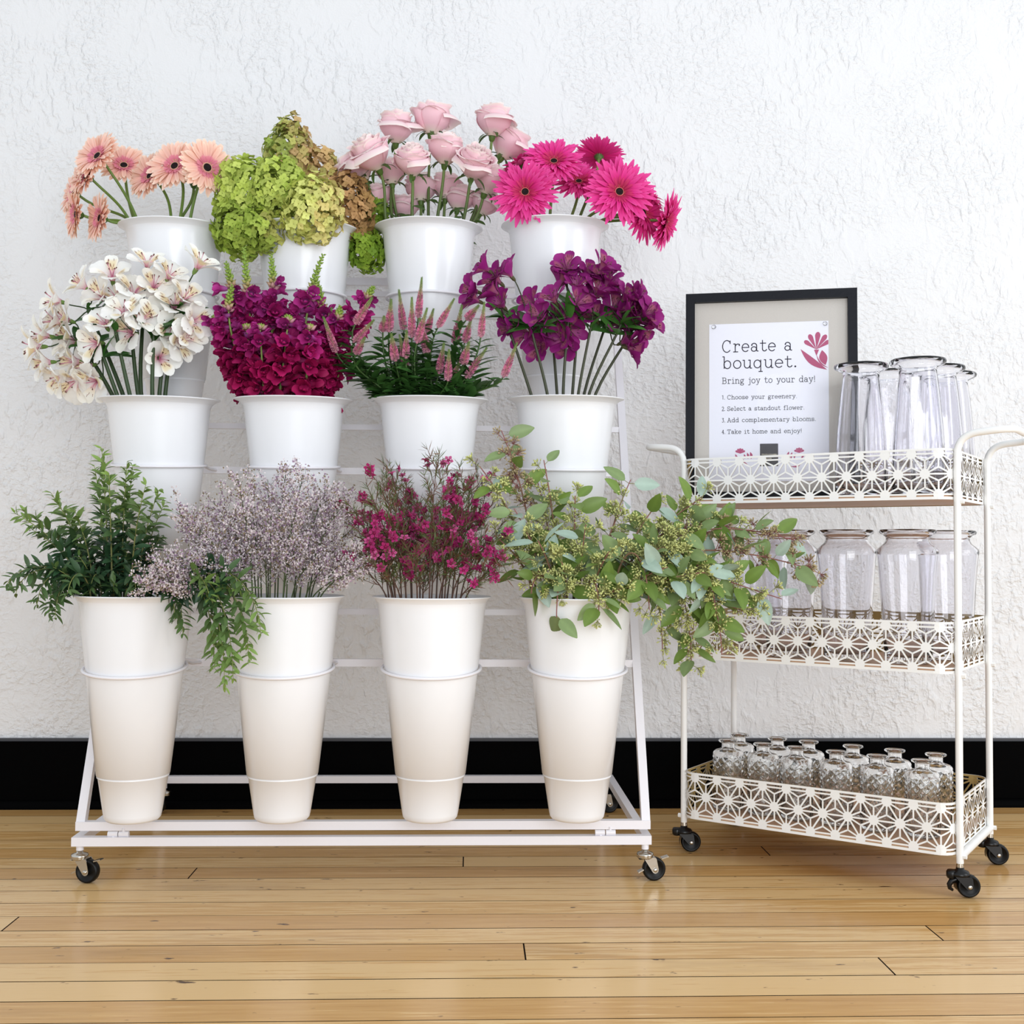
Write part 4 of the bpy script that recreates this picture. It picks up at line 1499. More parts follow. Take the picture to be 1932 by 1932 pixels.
FLT, FLF = floret()
key = ('top', 1)
for i, (c, rx, ry, rzd, lean, dy, rp, cols, n, lb) in enumerate([
    ((545, 292), 46, 70, 40, 0.0, 0.03, 560, [(138, 164, 78), (164, 170, 98), (182, 160, 116)], 210, 'tall cone shaped hydrangea head rising at the top, green turning tan on its right'),
    ((598, 325), 48, 44, 40, 0.3, 0.05, 590, [(182, 154, 116), (184, 164, 112), (166, 168, 98)], 130, 'tan hydrangea head behind, showing at the upper right of the group'),
    ((462, 366), 56, 66, 46, -0.15, -0.05, 540, [(160, 184, 84), (176, 198, 104), (150, 176, 76)], 250, 'bright green hydrangea head at left, next to the pale peach gerbera'),
    ((450, 432), 44, 58, 40, -0.3, -0.07, 535, [(136, 164, 66), (150, 176, 78), (124, 152, 62)], 190, 'dark green hydrangea head hanging low over the left of the rim'),
    ((528, 362), 52, 60, 42, 0.0, -0.09, 560, [(158, 182, 84), (170, 192, 98), (144, 170, 74)], 220, 'green hydrangea head in the middle of the group above the rim'),
    ((590, 396), 54, 62, 46, 0.1, -0.12, 575, [(178, 192, 104), (190, 204, 122), (188, 184, 120)], 240, 'yellow green hydrangea head at right front, overlapping the bucket rim'),
    ((664, 388), 36, 66, 36, -0.25, 0.0, 610, [(164, 134, 92), (174, 146, 102), (150, 126, 80)], 170, 'brown tan hydrangea head at right, beside the pink roses'),
    ((692, 470), 34, 42, 34, -0.3, 0.02, 625, [(112, 150, 48), (134, 166, 60), (104, 140, 44)], 130, 'small green hydrangea head hanging between the two white buckets'),
    ((500, 432), 40, 40, 36, 0.0, -0.09, 555, [(140, 168, 72), (154, 180, 82), (166, 174, 96)], 120, 'low green hydrangea head over the rim, between left and right ones'),
    ((708, 400), 22, 34, 26, -0.2, 0.05, 630, [(110, 150, 46), (128, 164, 60), (104, 140, 44)], 70, 'green hydrangea head peeking out behind the rose stems'),
]):
    Yc = BK[key]['rim'][1] + dy
    cc = at(c[0], c[1], Yc)
    s_px = (Yc + CAM_D) / F_PX
    R_ = np.array([rx * s_px, rzd * s_px, ry * s_px])
    r = np.random.default_rng(100 + i)
    n = int(n * 1.25)
    g = np.arange(n) + 0.5
    ph = np.arccos(1 - 2 * g / n)
    th = PI * (1 + 5 ** 0.5) * g
    D = np.stack([np.sin(ph) * np.cos(th), np.sin(ph) * np.sin(th), np.cos(ph)], 1)
    lump = 1 + 0.09 * np.sin(D[:, 0] * 7 + i) * np.cos(D[:, 2] * 6 + i) + r.normal(0, 0.065, n)
    taper = 1 - 0.28 * np.clip(D[:, 2], -0.2, 1) if i == 0 else np.ones(n)
    P = D * R_ * lump[:, None]
    P[:, :2] *= taper[:, None]
    cl, sl_ = math.cos(lean), math.sin(lean)
    P = np.stack([P[:, 0] * cl + P[:, 2] * sl_, P[:, 1], -P[:, 0] * sl_ + P[:, 2] * cl], 1)
    N = nrm(nrm(P / R_ ** 1.3) + r.normal(0, 0.5, (n, 3)))
    cs = np.array([A(*x) for x in cols])
    side = np.clip(0.5 + 0.5 * D[:, 0] + r.normal(0, 0.25, n), 0, 1)
    cv_ = grad(side, [(0, cs[0]), (0.5, cs[1]), (1, cs[2])]) * r.uniform(1.0, 1.5, (n, 1)) * np.array([1.12, 1.0, 0.98])
    hm = MB()
    sc_ = r.uniform(0.85, 1.2, n)
    hm.many(FLT, FLF, frames_z(N, r.uniform(0, 6, n)) * sc_[:, None, None], cc + P, cv_)
    # inner layer of florets so the head is full
    k2 = n // 2
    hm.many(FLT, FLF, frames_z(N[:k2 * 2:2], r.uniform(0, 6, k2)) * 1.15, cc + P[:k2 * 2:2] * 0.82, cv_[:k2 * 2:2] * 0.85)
    base, rim = bucket_point(key, rp, dy * 0.6)
    o = thing('hydrangea', lb, 'flower', base, 'hydrangeas in the second top bucket')
    hm.build('flower_head', M_petal, o)
    sm = MB()
    tip = cc - np.array([0, 0, R_[2] * 0.2])
    sm.tube(np.concatenate([[base], bez(rim, rim + (0, 0, 0.06), (rim + tip) / 2 + (0, 0, 0.05), tip, 8)]), 0.0035, A(96, 110, 52), 7)
    sm.build('stem', M_stem, o)


# ---- alstroemeria
def alstro_mesh(kind, seed):
    r = np.random.default_rng(seed)
    m_ = MB()
    if kind == 'white':
        out_s = [(0, A(226, 150, 180)), (0.22, A(240, 222, 222)), (0.45, A(250, 249, 245)), (1, A(253, 253, 250))]
        in_s = [(0, A(206, 110, 146)), (0.25, A(238, 192, 200)), (0.45, A(250, 240, 220)), (0.7, A(252, 250, 242)), (1, A(252, 252, 246))]
        streak, patch_c = A(120, 40, 44), A(240, 210, 120)
    else:
        out_s = [(0, A(166, 96, 130)), (0.3, A(150, 38, 122)), (0.7, A(146, 32, 118)), (1, A(158, 48, 130))]
        in_s = [(0, A(186, 110, 130)), (0.35, A(176, 90, 146)), (0.7, A(142, 34, 116)), (1, A(136, 28, 112))]
        streak, patch_c = A(66, 8, 48), A(190, 120, 110)
    for k in range(3):
        V = petal(0.044 * r.uniform(0.94, 1.05), (0.036 if kind == 'white' else 0.030) * r.uniform(0.9, 1.08), 8, 6, 1.05, (0.05 if kind == 'white' else 0.35) + r.normal(0, 0.15), 0.8, 0.16, 'spoon', 0.07, r.uniform(0, 6))
        c = np.repeat(grad(np.linspace(0, 1, 9), out_s)[:, None, :], 7, 1) * r.uniform(0.96, 1.02)
        M = rotz(k * 2 * PI / 3 + PI / 2)
        m_.add((V.reshape(-1, 3) + np.array([0.0025, 0, 0])) @ M.T, PF(V), c.reshape(-1, 3))
    for k in range(3):
        V = petal(0.045 * r.uniform(0.94, 1.05), 0.023, 10, 4, 1.15, 0.18 + r.normal(0, 0.08), 0.9, 0.28, 'spoon')
        c = np.repeat(grad(np.linspace(0, 1, 11), in_s)[:, None, :], 5, 1)
        if k != 2:
            c[4:8, 1:4] = c[4:8, 1:4] * 0.55 + patch_c * 0.45
        M = rotz(k * 2 * PI / 3 + PI / 2 + PI / 3)
        W = V.copy()
        m_.add((W.reshape(-1, 3) + np.array([0.002, 0, 0.001])) @ M.T, PF(V), c.reshape(-1, 3))
        # thin dark streaks lying on the petal
        for q in range(9 if k != 2 else 4):
            i0 = r.uniform(3.2, 7.2)
            j0 = r.uniform(0.7, 3.3)
            i1 = i0 + r.uniform(0.7, 1.5)

            def pick(i_, j_):
                a, b = int(i_), int(j_)
                fi, fj = i_ - a, j_ - b
                return (V[a, b] * (1 - fi) * (1 - fj) + V[a + 1, b] * fi * (1 - fj) + V[a, b + 1] * (1 - fi) * fj + V[a + 1, b + 1] * fi * fj)
            p0, p1 = pick(i0, j0), pick(min(i1, 9.9), j0 + (j0 - 2) * 0.12)
            o_ = np.array([0, 0.00042, 0])
            up_ = np.array([-0.0006, 0, 0.0008])
            T = np.array([p0 - o_ + up_, p1 - o_ * 0.5 + up_, p1 + o_ * 0.5 + up_, p0 + o_ + up_]) + np.array([0.002, 0, 0.001])
            m_.add(T @ M.T, [(0, 1, 2, 3)], streak)
    m_.lathe([(0.0018, -0.010), (0.0036, -0.006), (0.0042, 0.0), (0.0034, 0.004)], 10, col=A(120, 150, 80) if kind == 'white' else A(92, 90, 60))
    for k in range(6):
        a = r.uniform(0, 6)
        P = bez((0, 0, 0.004), (0.003 * math.cos(a), 0.003 * math.sin(a), 0.015), (0.006 * math.cos(a), 0.006 * math.sin(a), 0.024), (0.012 * math.cos(a), 0.012 * math.sin(a), 0.030), 5)
        m_.tube(P, [0.0006, 0.0005, 0.0005, 0.0004, 0.0013], np.array([out_s[0][1]] * 4 + [A(110, 84, 60)]), 4)
    return m_.mesh('bloom', M_petal)


def alstro_bunch(key, meshes, stems, blooms, group, nm_label, cat, stemcol, leafcol, leafk, bsc, stemr):
    """stems: (node px, node py, rim px, dy); blooms: (px, py, facing, dy); each bloom hangs on the nearest node"""
    b = BK[key]
    Y0 = b['rim'][1]
    blooms = [(q[0], q[1], q[2], min(q[3], -0.022)) for q in blooms]  # clear of the buckets behind
    near = [[] for _ in stems]
    for bl in blooms:
        d = [math.hypot(bl[0] - s_[0], bl[1] - s_[1]) + 12 * len(near[j]) for j, s_ in enumerate(stems)]
        near[int(np.argmin(d))].append(bl)
    labs = ordinals([(s_[2],) for s_ in stems], nm_label)
    for j, (nx, ny, rp, dy) in enumerate(stems):
        node = at(nx, ny, Y0 + dy)
        base, rim = bucket_point(key, rp, dy * 0.6)
        o = thing('alstroemeria', labs[j], cat, base, group)
        sm = MB()
        P = stem_path(base, rim, node, node - rim, 0.3, 8)
        sm.tube(P, np.linspace(stemr, stemr * 0.75, len(P)), stemcol, 8)
        for (px, py, fc, bdy) in near[j]:
            n = face(*fc)
            p = at(px, py, Y0 + bdy) - n * 0.018
            Q_ = bez(node, node + nrm(node - rim) * 0.02, p - n * 0.028 - (0, 0, 0.006), p - n * 0.008, 7)
            sm.tube(Q_, 0.0015, stemcol * 1.2, 5)
            link('bloom', meshes[rng.integers(len(meshes))], o, frame_z(n, rng.uniform(0, 2 * PI)) * bsc * rng.uniform(0.9, 1.08), p)
        sm.build('stem', M_stem, o)
        lm = MB()
        n = leafk
        tt = rng.uniform(0.9, 1.0, n)
        q, tg = along(P, tt)
        aa = rng.uniform(0, 2 * PI, n)
        d = np.stack([np.cos(aa), np.sin(aa) * 0.8, rng.uniform(-0.2, 1.2, n)], 1)
        lm.many(NARROW * np.array([1, 1.4, 1]), NARROW_F, frames_dn(d, np.array([[0.1, -0.6, 0.8]] * n)) * rng.uniform(0.05, 0.085, n)[:, None, None], q, leafcol * rng.uniform(0.8, 1.15, (n, 1)))
        lm.build('leaves', M_leaf, o)


WH = [alstro_mesh('white', 31), alstro_mesh('white', 32)]
PU = [alstro_mesh('purple', 33), alstro_mesh('purple', 34)]
wstems = [(150, 640, 226, 0.0), (190, 660, 240, -0.04), (170, 590, 252, 0.02), (215, 610, 262, -0.05), (245, 600, 277, 0.0), (270, 580, 282, 0.03), (290, 620, 301, -0.04), (320, 600, 313, 0.0), (335, 580, 323, 0.03)]
wbl = []
for px, py in [(150, 534), (211, 516), (278, 492), (322, 516), (378, 496), (100, 566), (254, 548), (331, 574), (368, 605), (196, 606), (242, 627), (78, 634), (127, 640), (134, 682), (176, 648), (80, 684), (322, 628), (303, 676), (176, 722), (218, 556), (138, 722), (352, 560), (292, 536), (100, 604), (118, 600), (356, 634), (290, 604), (232, 586), (160, 690), (104, 712), (340, 645), (186, 556), (268, 600), (62, 655)]:
    wbl.append((px, py, ((px - 235) / 135 + rng.normal(0, 0.2), 0.75 + rng.normal(0, 0.15), (625 - py) / 150 + 0.12 + rng.normal(0, 0.15)), -0.06 + 0.08 * (math.hypot((px - 225) / 150, (py - 610) / 110) ** 2) + rng.normal(0, 0.015)))
alstro_bunch(('mid', 0), WH, wstems, wbl, 'white alstroemeria stems in the middle row', 'white alstroemeria stem, %s in the left middle row bucket', 'flower', A(50, 70, 38), A(56, 104, 40), 7, 1.24, 0.0050)
pstems = [(950, 590, 1011, -0.02), (1000, 612, 1039, -0.05), (1040, 600, 1056, 0.02), (1072, 600, 1066, -0.05), (1092, 590, 1082, 0.0), (1118, 600, 1092, -0.04), (1145, 605, 1101, 0.02), (1172, 612, 1110, -0.04), (1195, 620, 1120, 0.0)]
pbl = []
for px, py in [(888, 546), (942, 570), (956, 512), (1000, 568), (1016, 594), (1060, 528), (1068, 500), (1058, 595), (1088, 534), (1114, 513), (1116, 556), (1122, 594), (1148, 532), (1160, 578), (1184, 556), (1208, 560), (1202, 604), (1234, 606), (1184, 640), (1198, 660), (1036, 628), (1068, 652), (1020, 646), (990, 628), (970, 612), (1160, 608), (1094, 568), (1042, 560), (1130, 545), (1212, 628), (930, 548), (1078, 622), (1222, 590), (1140, 500), (1180, 600)]:
  for px, py in ((px, py), (px + rng.normal(0, 17), py + rng.normal(0, 15)))[:1 + (len(pbl) % 3 == 0)]:
    pbl.append((px, py, ((px - 1085) / 130 + rng.normal(0, 0.4), 0.65 + rng.normal(0, 0.2), (615 - py) / 130 + 0.2 + rng.normal(0, 0.25)), -0.05 + 0.06 * (math.hypot((px - 1085) / 150, (py - 590) / 90) ** 2) + rng.normal(0, 0.02)))
alstro_bunch(('mid', 3), PU, pstems, pbl, 'purple alstroemeria stems in the middle row', 'purple alstroemeria stem, %s in the right middle row bucket', 'flower', A(58, 62, 40), A(72, 124, 52), 9, 1.06, 0.0036)


# ---- snapdragons
def snap_floret(seed, tone):
    """two lipped blossom pointing along +X"""
    r = np.random.default_rng(seed)
    V, Fc, Cc, n0 = [], [], [], 0
    base, mid, tip = A(150, 40, 96) * tone, A(140, 12, 70) * tone, A(158, 22, 84) * tone

    def put(P, c, flip=True):
        nonlocal n0
        V.append(P.reshape(-1, 3))
        Fc.extend([tuple(i + n0 for i in q) for q in gfaces(P.shape[0], P.shape[1], flip=flip)])
        Cc.append(c.reshape(-1, 3))
        n0 += P.shape[0] * P.shape[1]

    a = np.linspace(0, 2 * PI, 9)
    T = np.array([[(x, rr * math.cos(t), rr * math.sin(t)) for t in a] for x, rr in ((0, 0.0026), (0.005, 0.0046), (0.011, 0.0056), (0.015, 0.0064))])
    put(T, np.repeat(np.array([base * 1.1, base, mid, mid])[:, None, :], 9, 1), flip=False)
    for az, L, W, e0, e1 in ((60, 0.016, 0.014, 0.9, 1.7), (120, 0.016, 0.014, 0.9, 1.7), (-90, 0.0165, 0.0155, 0.75, -0.2), (-35, 0.015, 0.014, 0.75, -0.1), (-145, 0.015, 0.014, 0.75, -0.1)):
        P = petal(L, W, 5, 4, 0.15, e1 * 0.55, 1.0, 0.12, 'round', 0.10, r.uniform(0, 6))
        # petal frame: rise away from the throat along the lip direction
        t = math.radians(az)
        lip = np.array([0, math.cos(t), math.sin(t)])
        d = nrm(np.array([0.75, 0, 0]) + lip * 0.7)
        nn_ = nrm(np.array([0.7, 0, 0]) - lip * 0.75)
        M = np.stack([d, np.cross(nn_, d), nn_], 1)
        c = np.repeat(grad(np.linspace(0, 1, 6), [(0, mid), (0.6, tip), (1, tip * 1.12)])[:, None, :], 5, 1)
        put(P @ M.T + np.array([0.012, 0, 0]) + lip * 0.0048, c)
    # palate
    P = np.array([[(0.015 + 0.004 * math.cos(b), 0.0052 * math.sin(q) * math.sin(b + 0.3), -0.001 - 0.003 * math.cos(q)) for q in np.linspace(-1.5, 1.5, 5)] for b in np.linspace(0, 1.6, 4)])
    put(P, np.repeat((tip * 1.15)[None, None, :], 20, 0).reshape(4, 5, 3))
    return np.concatenate(V), Fc, np.concatenate(Cc)


SNAPS = [snap_floret(41, 1.0), snap_floret(42, 0.86), snap_floret(43, 1.12)]
BUDT = np.concatenate([[[0, 0, 0]], [[0.004, 0.0028 * math.cos(t), 0.0028 * math.sin(t)] for t in np.arange(5) * 2 * PI / 5], [[0.0095, 0, 0]]])
BUDF = [(0, 1 + (i + 1) % 5, 1 + i) for i in range(5)] + [(6, 1 + i, 1 + (i + 1) % 5) for i in range(5)]


def zz(lst, ox, oy, k):
    return [(ox + x / k, oy + y / k) for x, y in lst]


key = ('mid', 1)
snaps = [([(410, 50), (440, 420), (520, 900), (620, 1640)], 0.0, 0.30), ([(215, 215), (330, 640), (430, 1100), (640, 1660)], 0.03, 0.18), ([(712, 125), (745, 500), (770, 900), (800, 1650)], 0.02, 0.22), ([(1285, 125), (1130, 500), (1090, 900), (1060, 1650)], -0.02, 0.30),
         ([(1205, 380), (1330, 740), (1300, 1100), (1200, 1660)], 0.03, 0.28), ([(285, 470), (175, 770), (330, 1150), (600, 1660)], -0.04, 0.2), ([(1840, 480), (1640, 800), (1430, 1200), (1250, 1660)], 0.02, 0.1), ([(90, 800), (240, 1080), (420, 1320), (620, 1650)], 0.0, 0.04),
         ([(900, 800), (880, 1100), (860, 1350), (850, 1660)], -0.07, 0.06), ([(590, 900), (600, 1150), (640, 1400), (700, 1650)], -0.07, 0.05), ([(1130, 900), (1140, 1150), (1130, 1400), (1120, 1660)], -0.08, 0.05), ([(1560, 1300), (1480, 1420), (1400, 1540), (1320, 1680)], 0.0, 0.0),
         ([(1480, 700), (1400, 1000), (1300, 1300), (1180, 1650)], -0.03, 0.12), ([(700, 560), (730, 850), (740, 1200), (760, 1650)], 0.04, 0.1), ([(1010, 600), (1010, 900), (1000, 1250), (980, 1650)], 0.0, 0.08), ([(430, 900), (470, 1150), (560, 1400), (680, 1650)], -0.05, 0.05)]
slab = ordinals([s_[0][0] for s_ in snaps], 'magenta snapdragon spike, %s in its bucket')
for i, (pts, dy, bud) in enumerate(snaps):
    dy = min(dy, -0.012)
    Y = BK[key]['rim'][1] + dy
    P4 = [at(*q, Y) for q in zz(pts, 390, 460, 5.855)]
    C_ = bez(P4[3], P4[3] + (P4[2] - P4[3]) * 1.0, P4[1] + (P4[1] - P4[0]) * 0.1, P4[0], 20)
    base, rim = bucket_point(key, 390 + pts[3][0] / 5.855, dy * 0.6)
    C_ = C_ + (rim - C_[0]) * np.linspace(1, 0, 20)[:, None] ** 2
    P = np.concatenate([[base], C_])
    o = thing('snapdragon', slab[i], 'flower', base, 'magenta snapdragons in the middle row')
    sm = MB()
    sm.tube(P, np.linspace(0.0036, 0.0014, len(P)), grad(np.linspace(0, 1, len(P)), [(0, A(84, 104, 52)), (1, A(150, 176, 84))]), 7)
    sm.build('stem', M_stem, o)
    L = np.linalg.norm(np.diff(C_, axis=0), axis=1).sum()
    fm_ = MB()
    r = np.random.default_rng(300 + i)
    t1 = 1 - bud
    n = max(6, int(L * (t1 - 0.05) / 0.0074))
    if i == 11:
        n = 5
    tt = np.linspace(0.08, max(t1, 0.35) if i != 11 else 1.0, n)
    q, tg = along(C_, tt)
    aa = np.arange(n) * 2.2 + r.normal(0, 0.4, n)
    rad = np.stack([np.cos(aa), np.sin(aa) * 0.9 - 0.35, np.zeros(n)], 1)
    rad = nrm(rad - tg * np.sum(rad * tg, 1, keepdims=True) + tg * r.uniform(-0.25, 0.6, (n, 1)) + r.normal(0, 0.2, (n, 3)))
    q = q + r.normal(0, 0.0035, (n, 3))
    tg = nrm(tg + r.normal(0, 0.25, (n, 3)))
    size = np.interp(tt, [0, 0.6, 1], [1.45, 1.4, 0.85]) * r.uniform(0.85, 1.2, n)
    for v in range(3):
        ix = np.where(np.arange(n) % 3 == v)[0]
        Tm, Ff, Cc = SNAPS[v]
        fm_.many(Tm, Ff, frames_dn(rad[ix], tg[ix]) * size[ix][:, None, None], q[ix] + rad[ix] * 0.003, np.broadcast_to(Cc[None], (len(ix),) + Cc.shape) * (r.uniform(0.75, 1.2, (len(ix), 1)) * grad(np.clip(tt[ix] / max(t1, 0.3), 0, 1), [(0, (0.95, 0.85, 0.8)), (0.55, (1.0, 1.0, 1.0)), (0.85, (1.15, 2.4, 2.0)), (1, (1.35, 5.5, 3.2))]))[:, None, :])
    fm_.build('blossoms', M_petal, o)
    if bud > 0.03:
        bm2 = MB()
        n = int(16 + bud * 90)
        tt = np.linspace(t1 - 0.02, 1.0, n)
        q, tg = along(C_, tt)
        aa = np.arange(n) * 2.4
        rad = np.stack([np.cos(aa), np.sin(aa), np.full(n, 0.0)], 1)
        rad = nrm(rad - tg * np.sum(rad * tg, 1, keepdims=True) + tg * 0.7)
        f = np.linspace(0, 1, n)
        cb = grad(f, [(0, A(206, 150, 160)), (0.22, A(186, 170, 110)), (0.4, A(150, 178, 76)), (1, A(142, 172, 68))])
        bm2.many(BUDT, BUDF, frames_dn(rad, tg) * np.interp(f, [0, 0.3, 1], [2.2, 1.6, 0.85])[:, None, None], q, cb)
        bm2.build('buds', M_leaf, o)


# ---- veronica
def veronica_spike(seed):
    """unit spike along +Z, length 0.075: open pink florets below, green buds above"""
    r = np.random.default_rng(seed)
    m_ = MB()
    L = 0.075
    m_.tube([(0, 0, -0.004), (0, 0, L * 0.5), (0, 0, L)], [0.0042, 0.0032, 0.0014], np.array([A(196, 130, 150), A(160, 150, 110), A(120, 150, 84)]), 8)
    n = 250
    f = np.linspace(0, 1, n)
    aa = np.arange(n) * 2.39996
    rr = np.interp(f, [0, 0.35, 0.7, 1], [0.0045, 0.0040, 0.0028, 0.0012])
    Pq = np.stack([rr * np.cos(aa), rr * np.sin(aa), f * L], 1)
    d = nrm(np.stack([np.cos(aa), np.sin(aa), np.interp(f, [0, 1], [-0.1, 1.1])], 1) + r.normal(0, 0.12, (n, 3)))
    c = grad(np.clip(f + r.normal(0, 0.04, n), 0, 1), [(0, A(206, 150, 168)), (0.3, A(214, 130, 164)), (0.5, A(200, 128, 152)), (0.66, A(182, 170, 130)), (0.8, A(150, 168, 104)), (1, A(120, 148, 78))])
    c = c * np.where(r.random((n, 1)) < 0.4, 1.32, 0.82)
    k = np.interp(f, [0, 0.12, 0.4, 0.65, 1], [0.8, 1.1, 1.0, 0.55, 0.38])
    T = np.array([[0, -0.0009, 0], [0, 0.0009, 0], [0.0068, 0.0011, 0.0006], [0.0068, -0.0011, 0.0006], [0, 0, -0.0009], [0, 0, 0.0009], [0.0066, 0, 0.0013], [0.0066, 0, -0.0010]])
    m_.many(T, [(0, 1, 2, 3), (4, 5, 6, 7)], frames_dn(d, np.broadcast_to([0, 0, 1.0], (n, 3))) * k[:, None, None], Pq, c)
    return m_.mesh('flower_spike', M_petal)


VER = [veronica_spike(51), veronica_spike(52)]
key = ('mid', 2)
vs = [((1060, 15), (1030, 345)), ((865, 120), (905, 450)), ((975, 185), (975, 510)), ((800, 200), (780, 465)), ((1105, 275), (1020, 560)), ((1160, 280), (1105, 470)), ((1040, 360), (1105, 650)), ((1335, 195), (1200, 430)), ((1400, 250), (1340, 570)), ((1545, 250), (1440, 370)),
      ((1480, 360), (1425, 560)), ((800, 490), (835, 715)), ((870, 500), (925, 785)), ((930, 460), (925, 690)), ((1248, 570), (1205, 820)), ((1290, 625), (1283, 880)), ((1385, 730), (1310, 890)), ((1462, 560), (1410, 745)), ((1612, 610), (1440, 855)), ((1868, 570), (1755, 850)),
      ((225, 350), (330, 640)), ((295, 270), (255, 480)), ((640, 185), (500, 400)), ((655, 375), (490, 560)), ((1590, 225), (1560, 510)), ((580, 520), (500, 660)), ((740, 340), (730, 470))]
vlab = ordinals([a for a, b_ in vs], 'pink veronica spike, %s in the veronica bucket')
for i, (tp, bt) in enumerate(vs):
    dy = float(np.random.default_rng(500 + i).uniform(-0.08, -0.012))
    if bt[1] > 650:
        dy = -0.06 - 0.03 * (i % 2)
    Y = BK[key]['rim'][1] + dy
    T_, B_ = at(560 + tp[0] / 4.493, 520 + tp[1] / 4.493, Y - 0.01), at(560 + bt[0] / 4.493, 520 + bt[1] / 4.493, Y)
    ln = np.linalg.norm(T_ - B_)
    wd = 0.72 + 0.22 * rng.random()
    base, rim = bucket_point(key, 811 + np.clip((560 + bt[0] / 4.493 - 811) * 0.62, -82, 82), dy * 0.6)
    o = thing('veronica', vlab[i], 'flower', base, 'pink veronica spikes in the middle row')
    Mz = frame_z(T_ - B_, rng.uniform(0, 6)) * np.array([wd, wd, ln / 0.075])
    link('flower_spike', VER[i % 2], o, Mz, B_)
    sm = MB()
    P = stem_path(base, rim, B_, T_ - B_, 0.35, 10)
    sm.tube(P, np.linspace(0.0026, 0.0017, len(P)), A(64, 92, 42), 6)
    sm.build('stem', M_stem, o)
    lm = MB()
    n = 36
    r = np.random.default_rng(540 + i)
    tt = np.linspace(0.36, 0.97, n)
    q, tg = along(P, tt)
    aa = np.arange(n) * 2.1 + r.uniform(0, 6)
    d = np.stack([np.cos(aa), np.sin(aa), r.uniform(0.0, 0.6, n)], 1)
    sz = np.interp(tt, [0.36, 0.75, 1], [0.058, 0.060, 0.024]) * r.uniform(0.8, 1.15, n)
    q[:, 2] = np.maximum(q[:, 2], BK[key]['rim'][2] - 0.004)
    lm.many(NARROW, NARROW_F, frames_dn(d, np.broadcast_to([0.0, -0.3, 0.9], (n, 3)) + r.normal(0, 0.3, (n, 3))) * sz[:, None, None] * np.array([1, 1.15, 1]), q, A(58, 98, 44) * r.uniform(0.7, 1.35, (n, 1)))
    lm.build('leaves', M_leaf, o)


# ---- bottom row: greenery, limonium, waxflower, seeded eucalyptus
def sprig_curve(key, tip, dy, rp, droop=None, n=16, lift=1.0):
    b = BK[key]
    T_ = at(tip[0], tip[1], b['rim'][1] + dy)
    base, rim = bucket_point(key, rp, float(np.clip(dy * 0.6, -0.07, 0.07)))
    h = T_ - rim
    L = np.linalg.norm(h)
    if droop is None:
        droop = T_[2] < rim[2] + 0.03
    if droop:
        top = rim[2] + 0.05 * lift + 0.15 * abs(h[0])
        P1 = np.array([rim[0] + h[0] * 0.25, rim[1] + h[1] * 0.3, top + 0.03])
        P2 = np.array([rim[0] + h[0] * 0.95, rim[1] + h[1] * 0.95, max(top, T_[2] + 0.02)])
    else:
        P1 = rim + np.array([h[0] * 0.12, h[1] * 0.12, 0.45 * max(h[2], 0.3 * L)])
        P2 = T_ - nrm(h + np.array([h[0] * 0.8, 0, -0.25 * abs(h[0])])) * L * 0.35
    C_ = bez(rim, P1, P2, T_, n)
    return base, C_


def auto_rim(cx, tx, w=86):
    return cx + np.clip((tx - cx) * 0.5, -w, w)


